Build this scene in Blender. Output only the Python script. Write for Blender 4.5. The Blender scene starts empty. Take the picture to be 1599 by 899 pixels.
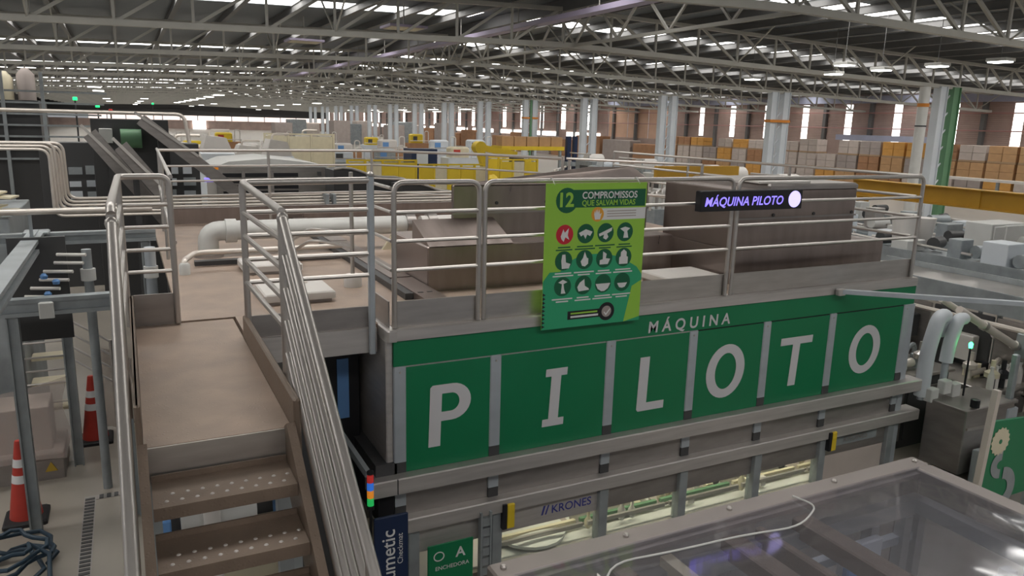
import bpy, math, random
from mathutils import Vector, Matrix
random.seed(7)
SC = bpy.context.scene
COL = SC.collection

# ---------------------------------------------------------------- camera
cam_d = bpy.data.cameras.new('camera')
cam = bpy.data.objects.new('camera', cam_d)
COL.objects.link(cam)
cam_d.sensor_width = 36.0
cam_d.lens = 36.0 * 1190.0 / 1599.0
cam_d.clip_start = 0.05
cam_d.clip_end = 600
RX = Vector((0.8942, -0.4470, 0.0257))          # camera right, up, back in world axes
UP = Vector((0.0718, 0.2005, 0.9771))
BK = RX.cross(UP).normalized()
UP = BK.cross(RX).normalized()
m = Matrix((RX, UP, BK)).transposed().to_4x4()
m.translation = Vector((0, 0, 3.98))
cam.matrix_world = m
SC.camera = cam

# ---------------------------------------------------------------- world, exposure
w = bpy.data.worlds.new('world'); SC.world = w; w.use_nodes = True
w.node_tree.nodes['Background'].inputs[0].default_value = (0.86, 0.88, 0.92, 1)
w.node_tree.nodes['Background'].inputs[1].default_value = 0.36
SC.view_settings.view_transform = 'Standard'
SC.view_settings.look = 'None'
SC.view_settings.exposure = -0.08
SC.view_settings.gamma = 1.0
SC.view_settings.use_curve_mapping = False
SC.cycles.max_bounces = 8
SC.cycles.use_denoising = True
SKYLIGHT = 7.0        # radiance of the translucent roof strips
WINDOW = 3.2          # radiance of the daylit wall windows

# ---------------------------------------------------------------- materials
MATS = {}
def mat(name, col, rough=0.5, metal=0.0, noise=0.0, nscale=8.0, bump=0.0, emit=None, estr=0.0, stretch=None, spec=0.5, trans=0.0, alpha=1.0, ior=1.45):
    if name in MATS: return MATS[name]
    mt = bpy.data.materials.new(name); mt.use_nodes = True
    nt = mt.node_tree; b = nt.nodes['Principled BSDF']
    b.inputs['Base Color'].default_value = (*col, 1)
    b.inputs['Roughness'].default_value = rough
    b.inputs['Metallic'].default_value = metal
    b.inputs['Specular IOR Level'].default_value = spec
    b.inputs['Transmission Weight'].default_value = trans
    b.inputs['Alpha'].default_value = alpha
    b.inputs['IOR'].default_value = ior
    if emit:
        b.inputs['Emission Color'].default_value = (*emit, 1)
        b.inputs['Emission Strength'].default_value = estr
    if noise > 0 or bump > 0:
        tc = nt.nodes.new('ShaderNodeTexCoord')
        mp = nt.nodes.new('ShaderNodeMapping')
        if stretch: mp.inputs['Scale'].default_value = stretch
        nz = nt.nodes.new('ShaderNodeTexNoise')
        nz.inputs['Scale'].default_value = nscale
        nz.inputs['Detail'].default_value = 5
        nt.links.new(tc.outputs['Object'], mp.inputs[0]); nt.links.new(mp.outputs[0], nz.inputs['Vector'])
        if noise > 0:
            mx = nt.nodes.new('ShaderNodeMix'); mx.data_type = 'RGBA'
            mx.inputs[6].default_value = (*[max(0, c * (1 - noise)) for c in col], 1)
            mx.inputs[7].default_value = (*[min(1, c * (1 + noise)) for c in col], 1)
            rp = nt.nodes.new('ShaderNodeMapRange'); rp.inputs[1].default_value = 0.3; rp.inputs[2].default_value = 0.7
            nt.links.new(nz.outputs['Fac'], rp.inputs[0]); nt.links.new(rp.outputs[0], mx.inputs[0])
            nt.links.new(mx.outputs[2], b.inputs['Base Color'])
            mr = nt.nodes.new('ShaderNodeMapRange')
            mr.inputs[3].default_value = max(0.02, rough - 0.12); mr.inputs[4].default_value = min(1, rough + 0.12)
            nt.links.new(nz.outputs['Fac'], mr.inputs[0]); nt.links.new(mr.outputs[0], b.inputs['Roughness'])
        if bump > 0:
            bp = nt.nodes.new('ShaderNodeBump'); bp.inputs['Strength'].default_value = bump; bp.inputs['Distance'].default_value = 0.02
            nt.links.new(nz.outputs['Fac'], bp.inputs['Height']); nt.links.new(bp.outputs[0], b.inputs['Normal'])
    MATS[name] = mt
    return mt

def wave_mat(name, col, rough, metal, wscale, axis, strength, dist=0.03, noise=0.12):
    mt = mat(name, col, rough, metal, noise=noise, nscale=0.6)
    nt = mt.node_tree; b = nt.nodes['Principled BSDF']
    tc = nt.nodes.new('ShaderNodeTexCoord'); wv = nt.nodes.new('ShaderNodeTexWave')
    wv.wave_type = 'BANDS'; wv.bands_direction = axis; wv.wave_profile = 'SIN'
    wv.inputs['Scale'].default_value = wscale
    bp = nt.nodes.new('ShaderNodeBump'); bp.inputs['Strength'].default_value = strength; bp.inputs['Distance'].default_value = dist
    nt.links.new(tc.outputs['Object'], wv.inputs['Vector']); nt.links.new(wv.outputs['Fac'], bp.inputs['Height'])
    nt.links.new(bp.outputs[0], b.inputs['Normal'])
    return mt

M = dict(
    steel=mat('stainless_steel', (0.50, 0.475, 0.45), 0.33, 0.85, noise=0.10, nscale=3, stretch=(1, 1, 6)),
    steel_d=mat('dull_stainless', (0.36, 0.335, 0.32), 0.42, 0.75, noise=0.14, nscale=2.5, stretch=(1, 1, 4)),
    duct=mat('duct_sheet', (0.29, 0.24, 0.22), 0.32, 0.7, noise=0.12, nscale=1.6, stretch=(5, 1, 1)),
    tube=mat('polished_tube', (0.52, 0.49, 0.465), 0.36, 0.8),
    tube_w=mat('bright_pipe', (0.72, 0.66, 0.60), 0.35, 0.5, noise=0.05, nscale=4),
    trim=mat('brushed_trim', (0.56, 0.53, 0.51), 0.40, 0.55, noise=0.10, nscale=3, stretch=(0.6, 1, 8)),
    post=mat('grey_post', (0.46, 0.50, 0.54), 0.42, 0.35, noise=0.08, nscale=5),
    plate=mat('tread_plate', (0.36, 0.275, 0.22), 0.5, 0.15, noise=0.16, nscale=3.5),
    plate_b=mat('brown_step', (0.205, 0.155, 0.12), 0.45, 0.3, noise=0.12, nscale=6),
    green=mat('sign_green', (0.007, 0.185, 0.075), 0.36, 0.0, noise=0.04, nscale=2),
    green_l=mat('poster_green', (0.31, 0.58, 0.065), 0.5),
    teal=mat('poster_teal', (0.03, 0.36, 0.17), 0.5),
    dkgreen=mat('poster_dark_green', (0.008, 0.11, 0.05), 0.5),
    white=mat('white_print', (0.70, 0.70, 0.70), 0.5),
    letter=mat('letter_white', (0.62, 0.61, 0.63), 0.5),
    black=mat('black_plastic', (0.012, 0.012, 0.015), 0.45),
    rubber=mat('black_rubber', (0.02, 0.02, 0.022), 0.65),
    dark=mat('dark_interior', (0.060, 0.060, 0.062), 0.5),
    galv=mat('galvanised', (0.34, 0.37, 0.385), 0.48, 0.4, noise=0.14, nscale=5),
    truss=mat('truss_paint', (0.44, 0.43, 0.39), 0.55, 0.0, noise=0.06, nscale=1.5),
    purlin=mat('purlin_steel', (0.17, 0.17, 0.17), 0.55, 0.1, noise=0.08, nscale=1.5),
    column=mat('column_white', (0.60, 0.64, 0.68), 0.5, noise=0.05, nscale=1),
    colgreen=mat('column_green', (0.13, 0.27, 0.15), 0.5),
    orange=mat('orange_band', (0.60, 0.22, 0.03), 0.5),
    cone=mat('cone_orange', (0.46, 0.045, 0.03), 0.5, noise=0.06, nscale=10),
    yellow=mat('machine_yellow', (0.72, 0.52, 0.03), 0.5, noise=0.05, nscale=2),
    ochre=mat('crane_ochre', (0.52, 0.29, 0.03), 0.5, noise=0.06, nscale=2),
    carton=mat('carton_tan', (0.50, 0.30, 0.15), 0.75, noise=0.10, nscale=2),
    carton_o=mat('carton_orange', (0.62, 0.32, 0.08), 0.7, noise=0.08, nscale=2),
    carton_b=mat('carton_brown', (0.36, 0.19, 0.10), 0.75, noise=0.12, nscale=2),
    carton_w=mat('carton_pale', (0.52, 0.45, 0.41), 0.7, noise=0.08, nscale=2),
    carton_g=mat('carton_grey', (0.36, 0.31, 0.29), 0.7, noise=0.08, nscale=2),
    pallet=mat('pallet_wood', (0.38, 0.26, 0.16), 0.8),
    hatch=mat('hatch_white', (0.66, 0.63, 0.60), 0.45, noise=0.03, nscale=4),
    offwhite=mat('machine_offwhite', (0.60, 0.60, 0.58), 0.45, noise=0.05, nscale=3),
    cream=mat('cream_part', (0.66, 0.60, 0.44), 0.5, noise=0.06, nscale=4),
    navy=mat('navy_sign', (0.012, 0.026, 0.075), 0.5),
    bluetext=mat('logo_blue', (0.05, 0.06, 0.28), 0.5),
    bluebox=mat('blue_plastic', (0.14, 0.30, 0.60), 0.25),
    purple=mat('lilac_tray', (0.42, 0.37, 0.50), 0.5),
    guard=mat('guard_frame', (0.29, 0.255, 0.24), 0.38, 0.3, noise=0.07, nscale=3),
    profile=mat('aluminium_profile', (0.42, 0.43, 0.44), 0.40, 0.5),
    film=mat('plastic_film', (0.62, 0.56, 0.52), 0.3, alpha=0.30),
    sheet=mat('polycarbonate', (0.80, 0.82, 0.84), 0.10, alpha=0.20),
    glass=mat('machine_glass', (0.75, 0.80, 0.78), 0.06, alpha=0.16),
    hose=mat('blue_hose', (0.022, 0.045, 0.07), 0.5),
    red=mat('lamp_red', (0.5, 0.03, 0.03), 0.4, emit=(0.9, 0.06, 0.05), estr=0.22),
    blue=mat('lamp_blue', (0.02, 0.12, 0.5), 0.4, emit=(0.05, 0.25, 1.0), estr=0.4),
    amber=mat('lamp_amber', (0.6, 0.22, 0.02), 0.4, emit=(1.0, 0.32, 0.03), estr=0.4),
    lgreen=mat('lamp_green', (0.02, 0.4, 0.08), 0.4, emit=(0.03, 0.9, 0.2), estr=0.3),
    beacon=mat('beacon_green', (0.02, 0.4, 0.08), 0.4, emit=(0.02, 1.0, 0.18), estr=22),
    faint=mat('signal_green', (0.02, 0.4, 0.08), 0.4, emit=(0.02, 1.0, 0.25), estr=2.0),
    violet=mat('led_violet', (0.2, 0.15, 0.6), 0.4, emit=(0.26, 0.20, 1.0), estr=1.5),
    violet_w=mat('led_pale_violet', (0.5, 0.5, 0.9), 0.4, emit=(0.50, 0.44, 1.0), estr=1.5),
    lamp=mat('lamp_white', (0.9, 0.9, 0.9), 0.4, emit=(1.0, 0.98, 0.92), estr=9),
    tubelamp=mat('machine_lamp', (0.9, 0.9, 0.8), 0.4, emit=(1.0, 0.93, 0.72), estr=14),
    sky=mat('skylight_sheet', (0.9, 0.9, 0.9), 0.5, emit=(1.0, 0.975, 0.93), estr=SKYLIGHT),
    win=mat('window_sheet', (0.9, 0.9, 0.9), 0.5, emit=(1.0, 0.97, 0.92), estr=WINDOW),
    winp=mat('window_pinkish', (0.9, 0.8, 0.75), 0.5, emit=(1.0, 0.80, 0.72), estr=WINDOW * 0.42),
    rim=mat('wall_rim_blue', (0.45, 0.48, 0.62), 0.6, noise=0.10, nscale=1),
    lorange=mat('wall_orange', (0.75, 0.50, 0.36), 0.6, noise=0.06, nscale=1),
    pinkish=mat('wall_pink', (0.50, 0.27, 0.25), 0.6),
    iconred=mat('icon_red', (0.55, 0.02, 0.04), 0.5),
    iconorange=mat('icon_orange', (0.75, 0.35, 0.04), 0.5),
    warn=mat('warning_yellow', (0.60, 0.40, 0.05), 0.5),
)
M['roof'] = wave_mat('roof_sheet', (0.165, 0.185, 0.205), 0.5, 0.2, 1.6, 'Y', 0.5, 0.06)
M['wall'] = wave_mat('wall_sheet', (0.46, 0.345, 0.305), 0.65, 0.0, 2.2, 'Z', 0.3, 0.05)

def floor_mat():
    mt = mat('concrete_floor', (0.31, 0.28, 0.24), 0.38, 0.0, noise=0.14, nscale=0.9, bump=0.05)
    return mt
M['floor'] = floor_mat()

# tread plate: raised lozenges as bump
def add_tread(mt, sc=44.0):
    nt = mt.node_tree; b = nt.nodes['Principled BSDF']
    tc = nt.nodes.new('ShaderNodeTexCoord'); vo = nt.nodes.new('ShaderNodeTexVoronoi')
    vo.inputs['Scale'].default_value = sc; vo.inputs['Randomness'].default_value = 0.7
    mr = nt.nodes.new('ShaderNodeMapRange'); mr.inputs[1].default_value = 0.12; mr.inputs[2].default_value = 0.35
    mr.inputs[3].default_value = 1; mr.inputs[4].default_value = 0
    bp = nt.nodes.new('ShaderNodeBump'); bp.inputs['Strength'].default_value = 0.3; bp.inputs['Distance'].default_value = 0.004
    nt.links.new(tc.outputs['Object'], vo.inputs['Vector']); nt.links.new(vo.outputs['Distance'], mr.inputs[0])
    nt.links.new(mr.outputs[0], bp.inputs['Height']); nt.links.new(bp.outputs[0], b.inputs['Normal'])
add_tread(M['plate']); add_tread(M['plate_b'])

# ---------------------------------------------------------------- mesh helpers
class MB:
    def __init__(s): s.v = []; s.f = []
    def add(s, vs, fs):
        n = len(s.v); s.v += [Vector(p) for p in vs]; s.f += [tuple(i + n for i in f) for f in fs]; return s
    def box(s, x0, x1, y0, y1, z0, z1):
        return s.add([(x0, y0, z0), (x1, y0, z0), (x1, y1, z0), (x0, y1, z0), (x0, y0, z1), (x1, y0, z1), (x1, y1, z1), (x0, y1, z1)],
                     [(0, 3, 2, 1), (4, 5, 6, 7), (0, 1, 5, 4), (1, 2, 6, 5), (2, 3, 7, 6), (3, 0, 4, 7)])
    def bbox(s, x0, x1, y0, y1, z0, z1, c=0.01):     # box with chamfered upright edges and top
        c = min(c, (x1 - x0) / 3, (y1 - y0) / 3, (z1 - z0) / 3)
        def ring(i, z): return [(x0 + i + c, y0 + i, z), (x1 - i - c, y0 + i, z), (x1 - i, y0 + i + c, z), (x1 - i, y1 - i - c, z), (x1 - i - c, y1 - i, z), (x0 + i + c, y1 - i, z), (x0 + i, y1 - i - c, z), (x0 + i, y0 + i + c, z)]
        vs = ring(0, z0) + ring(0, z1 - c) + ring(c, z1)
        fs = [tuple(range(7, -1, -1)), tuple(range(16, 24))]
        for k in (0, 8):
            for i in range(8):
                j = (i + 1) % 8; fs.append((k + i, k + j, k + 8 + j, k + 8 + i))
        return s.add(vs, fs)
    def bar(s, p, q, w, h, up=(0, 0, 1)):
        p = Vector(p); q = Vector(q); d = (q - p).normalized(); u = Vector(up)
        if abs(d.dot(u)) > 0.98: u = Vector((0, 1, 0))
        a = d.cross(u).normalized(); b = a.cross(d).normalized()
        vs = []
        for c in (p, q):
            for sx, sy in ((-1, -1), (1, -1), (1, 1), (-1, 1)): vs.append(c + a * sx * w / 2 + b * sy * h / 2)
        return s.add(vs, [(3, 2, 1, 0), (4, 5, 6, 7), (0, 1, 5, 4), (1, 2, 6, 5), (2, 3, 7, 6), (3, 0, 4, 7)])
    def tube(s, pts, r, n=10, radii=None):
        pts = [Vector(p) for p in pts]; rings = []; prev = None
        for i, p in enumerate(pts):
            if i == 0: t = pts[1] - p
            elif i == len(pts) - 1: t = p - pts[i - 1]
            else: t = (pts[i + 1] - p).normalized() + (p - pts[i - 1]).normalized()
            t = t.normalized()
            if prev is None:
                u = Vector((0, 0, 1)) if abs(t.z) < 0.9 else Vector((1, 0, 0))
                a = t.cross(u).normalized()
            else:
                a = (prev - t * prev.dot(t)).normalized()
            prev = a; b = t.cross(a)
            rr = radii[i] if radii else r
            rings.append([p + (a * math.cos(k * 2 * math.pi / n) + b * math.sin(k * 2 * math.pi / n)) * rr for k in range(n)])
        vs = [v for rg in rings for v in rg]; fs = []
        for i in range(len(pts) - 1):
            for k in range(n):
                j = (k + 1) % n; fs.append((i * n + k, i * n + j, (i + 1) * n + j, (i + 1) * n + k))
        fs.append(tuple(range(n - 1, -1, -1))); fs.append(tuple((len(pts) - 1) * n + k for k in range(n)))
        return s.add(vs, fs)
    def lathe(s, c, prof, n=16):
        c = Vector(c); vs = []; fs = []
        for r, z in prof:
            for k in range(n):
                a = 2 * math.pi * k / n; vs.append(c + Vector((r * math.cos(a), r * math.sin(a), z)))
        for i in range(len(prof) - 1):
            for k in range(n):
                j = (k + 1) % n; fs.append((i * n + k, i * n + j, (i + 1) * n + j, (i + 1) * n + k))
        fs.append(tuple(range(n - 1, -1, -1))); fs.append(tuple((len(prof) - 1) * n + k for k in range(n)))
        return s.add(vs, fs)
    def prism(s, pts, o, ux, uy, t):                 # outline in (ux, uy) at o, thickness vector t
        o = Vector(o); ux = Vector(ux); uy = Vector(uy); t = Vector(t); n = len(pts)
        vs = [o + ux * a + uy * b for a, b in pts]; vs += [p + t for p in vs]
        fs = [tuple(range(n)), tuple(range(2 * n - 1, n - 1, -1))]
        for i in range(n):
            j = (i + 1) % n; fs.append((j, i, i + n, j + n))
        return s.add(vs, fs)
    def ring(s, outer, inner, o, ux, uy, t):         # flat ring between two outlines of equal count
        o = Vector(o); ux = Vector(ux); uy = Vector(uy); t = Vector(t); n = len(outer)
        f = lambda P: [o + ux * a + uy * b for a, b in P]
        A = f(outer); B = f(inner); vs = A + B + [p + t for p in A] + [p + t for p in B]; fs = []
        for i in range(n):
            j = (i + 1) % n
            fs += [(i, j, n + j, n + i), (2 * n + j, 2 * n + i, 3 * n + i, 3 * n + j), (j, i, 2 * n + i, 2 * n + j), (n + i, n + j, 3 * n + j, 3 * n + i)]
        return s.add(vs, fs)

def fillet(pts, rad, k=5):
    pts = [Vector(p) for p in pts]; out = [pts[0]]
    for i in range(1, len(pts) - 1):
        p = pts[i]; a = pts[i - 1] - p; b = pts[i + 1] - p
        r = min(rad, a.length * 0.45, b.length * 0.45)
        A = p + a.normalized() * r; B = p + b.normalized() * r
        for j in range(k + 1):
            t = j / k; out.append(A * (1 - t) ** 2 + p * 2 * t * (1 - t) + B * t * t)
    out.append(pts[-1]); return out

WL = {}
def mk(name, mb, mt, parent=None, smooth=False, kind=None, label=None):
    vs = mb.v
    lo = Vector((min(v.x for v in vs), min(v.y for v in vs), min(v.z for v in vs)))
    hi = Vector((max(v.x for v in vs), max(v.y for v in vs), max(v.z for v in vs)))
    c = Vector(((lo.x + hi.x) / 2, (lo.y + hi.y) / 2, lo.z))
    me = bpy.data.meshes.new(name); me.from_pydata([v - c for v in vs], [], mb.f); me.update()
    me.materials.append(M[mt] if isinstance(mt, str) else mt)
    if smooth:
        for p in me.polygons: p.use_smooth = True
        try: me.set_sharp_from_angle(angle=math.radians(40))
        except Exception: pass
    return inst(name, me, c, parent, kind, label)
def inst(name, me, c, parent=None, kind=None, label=None):
    o = bpy.data.objects.new(name, me); COL.objects.link(o); c = Vector(c); WL[o.name] = c
    if parent is not None:
        o.parent = parent; o.location = c - WL[parent.name]
    else: o.location = c
    if kind: o['kind'] = kind
    if label: o['label'] = label
    return o
def thing(name, label, cat, loc, group=None):
    o = bpy.data.objects.new(name, None); COL.objects.link(o); o.empty_display_size = 0.1
    o.location = loc; WL[o.name] = Vector(loc); o['label'] = label; o['category'] = cat
    if group: o['group'] = group
    return o
def tag(o, label, cat, group=None):
    o['label'] = label; o['category'] = cat
    if group: o['group'] = group
    return o
def sroot(name, loc=(0, 0, 0)):
    o = bpy.data.objects.new(name, None); COL.objects.link(o); o.location = loc; WL[o.name] = Vector(loc); o['kind'] = 'structure'
    return o
B = lambda *a: MB().box(*a)
BB = lambda *a, **k: MB().bbox(*a, **k)
T = lambda pts, r, n=10: MB().tube(pts, r, n)
def text(name, body, size, mt, parent, o, ux=(1, 0, 0), uy=(0, 0, 1), nrm=(0, -1, 0), th=0.002, align='LEFT', bold=0.0, shear=0.0, sx=1.0, spacing=1.0, split=True):
    cu = bpy.data.curves.new('txt', 'FONT'); cu.body = body; cu.size = size; cu.align_x = align; cu.offset = bold * size
    cu.shear = shear; cu.space_character = spacing; cu.resolution_u = 4
    ob = bpy.data.objects.new('txt', cu)
    me = bpy.data.meshes.new_from_object(ob)
    o = Vector(o); ux = Vector(ux); uy = Vector(uy); n = Vector(nrm).normalized()
    mb = MB(); mb.add([o + ux * v.co.x * sx + uy * v.co.y + n * th for v in me.vertices], [tuple(p.vertices) for p in me.polygons])
    pol = [tuple(p.vertices) for p in me.polygons]; co = [v.co.x for v in me.vertices]; nv = len(co)
    bpy.data.objects.remove(ob); bpy.data.curves.remove(cu); bpy.data.meshes.remove(me)
    if not split: return mk(name, mb, mt, parent)
    par = list(range(nv))
    def fd(i):
        while par[i] != i: par[i] = par[par[i]]; i = par[i]
        return i
    for f in pol:
        for j in f[1:]: par[fd(j)] = fd(f[0])
    isl = {}
    for f in pol: isl.setdefault(fd(f[0]), []).append(f)
    items = []
    for fs in isl.values():
        xs_ = [co[i] for f in fs for i in f]; items.append([min(xs_), max(xs_), fs])
    items.sort(key=lambda a: a[0]); grp = []
    for a, b, fs in items:
        if grp and (min(b, grp[-1][1]) - max(a, grp[-1][0])) > 0.5 * min(b - a, grp[-1][1] - grp[-1][0]):
            grp[-1][0] = min(a, grp[-1][0]); grp[-1][1] = max(b, grp[-1][1]); grp[-1][2] = grp[-1][2] + fs
        else: grp.append([a, b, list(fs)])
    for a, b, fs in grp:
        ids = sorted({i for f in fs for i in f}); mp_ = {i: k for k, i in enumerate(ids)}
        m2 = MB(); m2.add([mb.v[i] for i in ids], [tuple(mp_[i] for i in f) for f in fs]); mk('letter', m2, mt, parent)
def circ(cx, cy, rx, ry=None, n=24): 
    ry = ry or rx; return [(cx + rx * math.cos(2 * math.pi * k / n), cy + ry * math.sin(2 * math.pi * k / n)) for k in range(n)]
ORD = ['first', 'second', 'third', 'fourth', 'fifth', 'sixth', 'seventh', 'eighth', 'ninth', 'tenth', 'eleventh', 'twelfth', 'thirteenth', 'fourteenth', 'fifteenth', 'sixteenth', 'seventeenth', 'eighteenth', 'nineteenth', 'twentieth', 'twenty-first', 'twenty-second', 'twenty-third', 'twenty-fourth']
def clear_mat(name, tint, haze_col, haze, rough, bump=0.0, fres=1.45):
    mt = bpy.data.materials.new(name); mt.use_nodes = True; nt = mt.node_tree; nt.nodes.clear()
    out = nt.nodes.new('ShaderNodeOutputMaterial'); tr = nt.nodes.new('ShaderNodeBsdfTransparent'); tr.inputs[0].default_value = (*tint, 1)
    df = nt.nodes.new('ShaderNodeBsdfDiffuse'); df.inputs[0].default_value = (*haze_col, 1)
    gl = nt.nodes.new('ShaderNodeBsdfGlossy'); gl.inputs['Roughness'].default_value = rough
    fr = nt.nodes.new('ShaderNodeLayerWeight'); fr.inputs[0].default_value = 0.5
    pw_ = nt.nodes.new('ShaderNodeMath'); pw_.operation = 'POWER'; pw_.inputs[1].default_value = 4.0
    sc_ = nt.nodes.new('ShaderNodeMapRange'); sc_.inputs[3].default_value = ((fres - 1) / (fres + 1)) ** 2; sc_.inputs[4].default_value = 1.0
    nt.links.new(fr.outputs['Facing'], pw_.inputs[0]); nt.links.new(pw_.outputs[0], sc_.inputs[0])
    m1 = nt.nodes.new('ShaderNodeMixShader'); m1.inputs[0].default_value = haze
    m2 = nt.nodes.new('ShaderNodeMixShader')
    nt.links.new(tr.outputs[0], m1.inputs[1]); nt.links.new(df.outputs[0], m1.inputs[2])
    nt.links.new(sc_.outputs[0], m2.inputs[0]); nt.links.new(m1.outputs[0], m2.inputs[1]); nt.links.new(gl.outputs[0], m2.inputs[2])
    if bump > 0:
        tc = nt.nodes.new('ShaderNodeTexCoord'); nz = nt.nodes.new('ShaderNodeTexNoise'); nz.inputs['Scale'].default_value = 1.3
        bp = nt.nodes.new('ShaderNodeBump'); bp.inputs['Strength'].default_value = bump; bp.inputs['Distance'].default_value = 0.1
        nt.links.new(tc.outputs['Object'], nz.inputs['Vector']); nt.links.new(nz.outputs['Fac'], bp.inputs['Height'])
        nt.links.new(bp.outputs[0], gl.inputs['Normal']); nt.links.new(bp.outputs[0], fr.inputs['Normal'])
    nt.links.new(m2.outputs[0], out.inputs[0]); MATS[name] = mt
    return mt
M['sheet'] = clear_mat('polycarbonate_sheet', (0.88, 0.88, 0.91), (0.62, 0.60, 0.63), 0.07, 0.06, 0.10, 1.55)
M['glass'] = clear_mat('machine_glass_pane', (0.92, 0.95, 0.93), (0.5, 0.5, 0.5), 0.05, 0.04)
M['film'] = clear_mat('wrapping_film', (0.92, 0.90, 0.88), (0.62, 0.55, 0.52), 0.30, 0.15, 0.6)

# ================================================================ the hall
S = 10.6                                   # bay length
RIDGE = 14.0; SL = 0.025
TR_Y = [3.0 + S * k for k in range(23)]     # trusses: 3.0, 13.6, 24.2 ...
def ztop(x): return 7.98 - SL * abs(x - RIDGE)
XL, XR, YB, YE = -14.0, 56.0, -14.0, 240.0
o = mk('floor', B(XL - 6, XR, YB, YE, -0.25, 0.0), 'floor', kind='structure')

# roof deck in two slopes, open where the translucent strips lie
ceil = sroot('ceiling', (RIDGE, 0, 8.15))
def slab(x0, x1, y0, y1, dz0, dz1):
    mb = MB()
    mb.add([(x0, y0, ztop(x0) + dz0), (x1, y0, ztop(x1) + dz0), (x1, y1, ztop(x1) + dz0), (x0, y1, ztop(x0) + dz0),
            (x0, y0, ztop(x0) + dz1), (x1, y0, ztop(x1) + dz1), (x1, y1, ztop(x1) + dz1), (x0, y1, ztop(x0) + dz1)],
           [(0, 3, 2, 1), (4, 5, 6, 7), (0, 1, 5, 4), (1, 2, 6, 5), (2, 3, 7, 6), (3, 0, 4, 7)])
    return mb
SK_Y = [y - S / 2 + 0.1 for y in TR_Y] 
SKW = 0.85
ye = [YB] + [v for y in SK_Y for v in (y - SKW, y + SKW)] + [YE]
for i in range(0, len(ye) - 1, 2):
    for (a, b) in ((XL - 6, RIDGE), (RIDGE, XR + 0.5)):
        mk('roof_sheet', slab(a, b, ye[i], ye[i + 1], 0.24, 0.30), 'roof', ceil)
for y in SK_Y:
    for (a, b) in ((XL, RIDGE - 0.9), (RIDGE + 1.6, XR - 1)):
        mk('skylight', slab(a, b, y - SKW, y + SKW, 0.26, 0.29), 'sky', ceil)
    for (a, b) in ((XL - 6, XL), (RIDGE - 0.9, RIDGE), (RIDGE, RIDGE + 1.6), (XR - 1, XR + 0.5)):
        mk('roof_sheet', slab(a, b, y - SKW, y + SKW, 0.26, 0.30), 'roof', ceil)
x = RIDGE - 28
while x < XR:
    if abs(x - RIDGE) > 0.1:
        zt = ztop(x)
        mb = MB().box(x - 0.04, x + 0.04, YB, YE, zt + 0.0, zt + 0.235).box(x - 0.09, x + 0.09, YB, YE, zt + 0.215, zt + 0.238).box(x - 0.09, x + 0.09, YB, YE, zt - 0.02, zt + 0.0)
        mk('purlin', mb, 'purlin', ceil)
    x += 2.0
mk('ridge_beam', MB().box(RIDGE - 0.08, RIDGE + 0.08, YB, YE, 7.80, 8.20), 'purlin', ceil)

# trusses
PAN = 2.0; TD = 1.27
def zb(x): return ztop(x) - TD
def bar_mesh(name, p, q, w, h, mt):
    p = Vector(p); q = Vector(q); mb = MB().bar(p, q, w, h)
    me = bpy.data.meshes.new(name); me.from_pydata(mb.v, [], mb.f); me.materials.append(M[mt]); return me
vert_me = bar_mesh('web_post', (0, 0, 0), (0, 0, TD), 0.075, 0.075, 'truss')
dl_me = bar_mesh('diagonal', (0, 0, 0), (PAN, 0, TD + SL * PAN), 0.085, 0.085, 'truss')
dr_me = bar_mesh('diagonal', (0, 0, 0), (-PAN, 0, TD + SL * PAN), 0.085, 0.085, 'truss')
fl_me = bar_mesh('fly_brace', (0, 0, 0), (0, 1.9, TD + 0.02), 0.045, 0.045, 'truss')
fr_me = bar_mesh('fly_brace', (0, 0, 0), (0, -1.9, TD + 0.02), 0.045, 0.045, 'truss')
XS = [RIDGE - 26 + PAN * k for k in range(34)]
for ti, y in enumerate(TR_Y):
    near = 1 <= ti <= 4
    nth = {1: 'nearest roof truss, its pale lower chord cutting across the top right corner',
           2: 'pale steel roof truss meeting the green and grey column on the right',
           3: 'pale steel roof truss second behind the one with the green column',
           4: 'pale steel roof truss third behind the one with the green column'}.get(ti)
    if ti == 0:
        nth = 'pale steel roof truss passing overhead just in front of the walkway'
    if ti >= 5:
        nth = '%s pale steel roof truss counted from the top of the picture, far down the hall' % ORD[ti - 1]
    t = thing('roof_truss', nth, 'truss', (RIDGE, y, zb(RIDGE)), 'trusses of the hall roof')
    for (a, b) in ((XS[0], RIDGE), (RIDGE, XR - 0.3)):
        mk('bottom_chord', MB().bar((a, y, zb(a)), (b, y, zb(b)), 0.18, 0.17), 'truss', t)
        mk('top_chord', MB().bar((a, y, ztop(a) - 0.09), (b, y, ztop(b) - 0.09), 0.16, 0.13), 'truss', t)
    if near:
        for x in XS:
            if x > XR - 1: continue
            inst('web_post', vert_me, (x, y, zb(x)), t)
            if x < RIDGE - 0.1: inst('diagonal', dl_me, (x, y, zb(x)), t)
            elif x > RIDGE + 0.1: inst('diagonal', dr_me, (x, y, zb(x)), t)
            if int(round((x - RIDGE) / PAN)) % 4 == 0:
                inst('fly_brace', fl_me, (x, y, zb(x)), t); inst('fly_brace', fr_me, (x, y, zb(x)), t)
    else:
        mb = MB()
        for x in XS:
            if x > XR - 1: continue
            mb.bar((x, y, zb(x)), (x, y, zb(x) + TD), 0.09, 0.09)
            if x < RIDGE - 0.1: mb.bar((x, y, zb(x)), (x + PAN, y, ztop(x + PAN)), 0.1, 0.1)
            elif x > RIDGE + 0.1: mb.bar((x, y, zb(x)), (x - PAN, y, ztop(x - PAN)), 0.1, 0.1)
        o = mk('web_members', mb, 'truss', t); o['kind'] = 'stuff'
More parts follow.
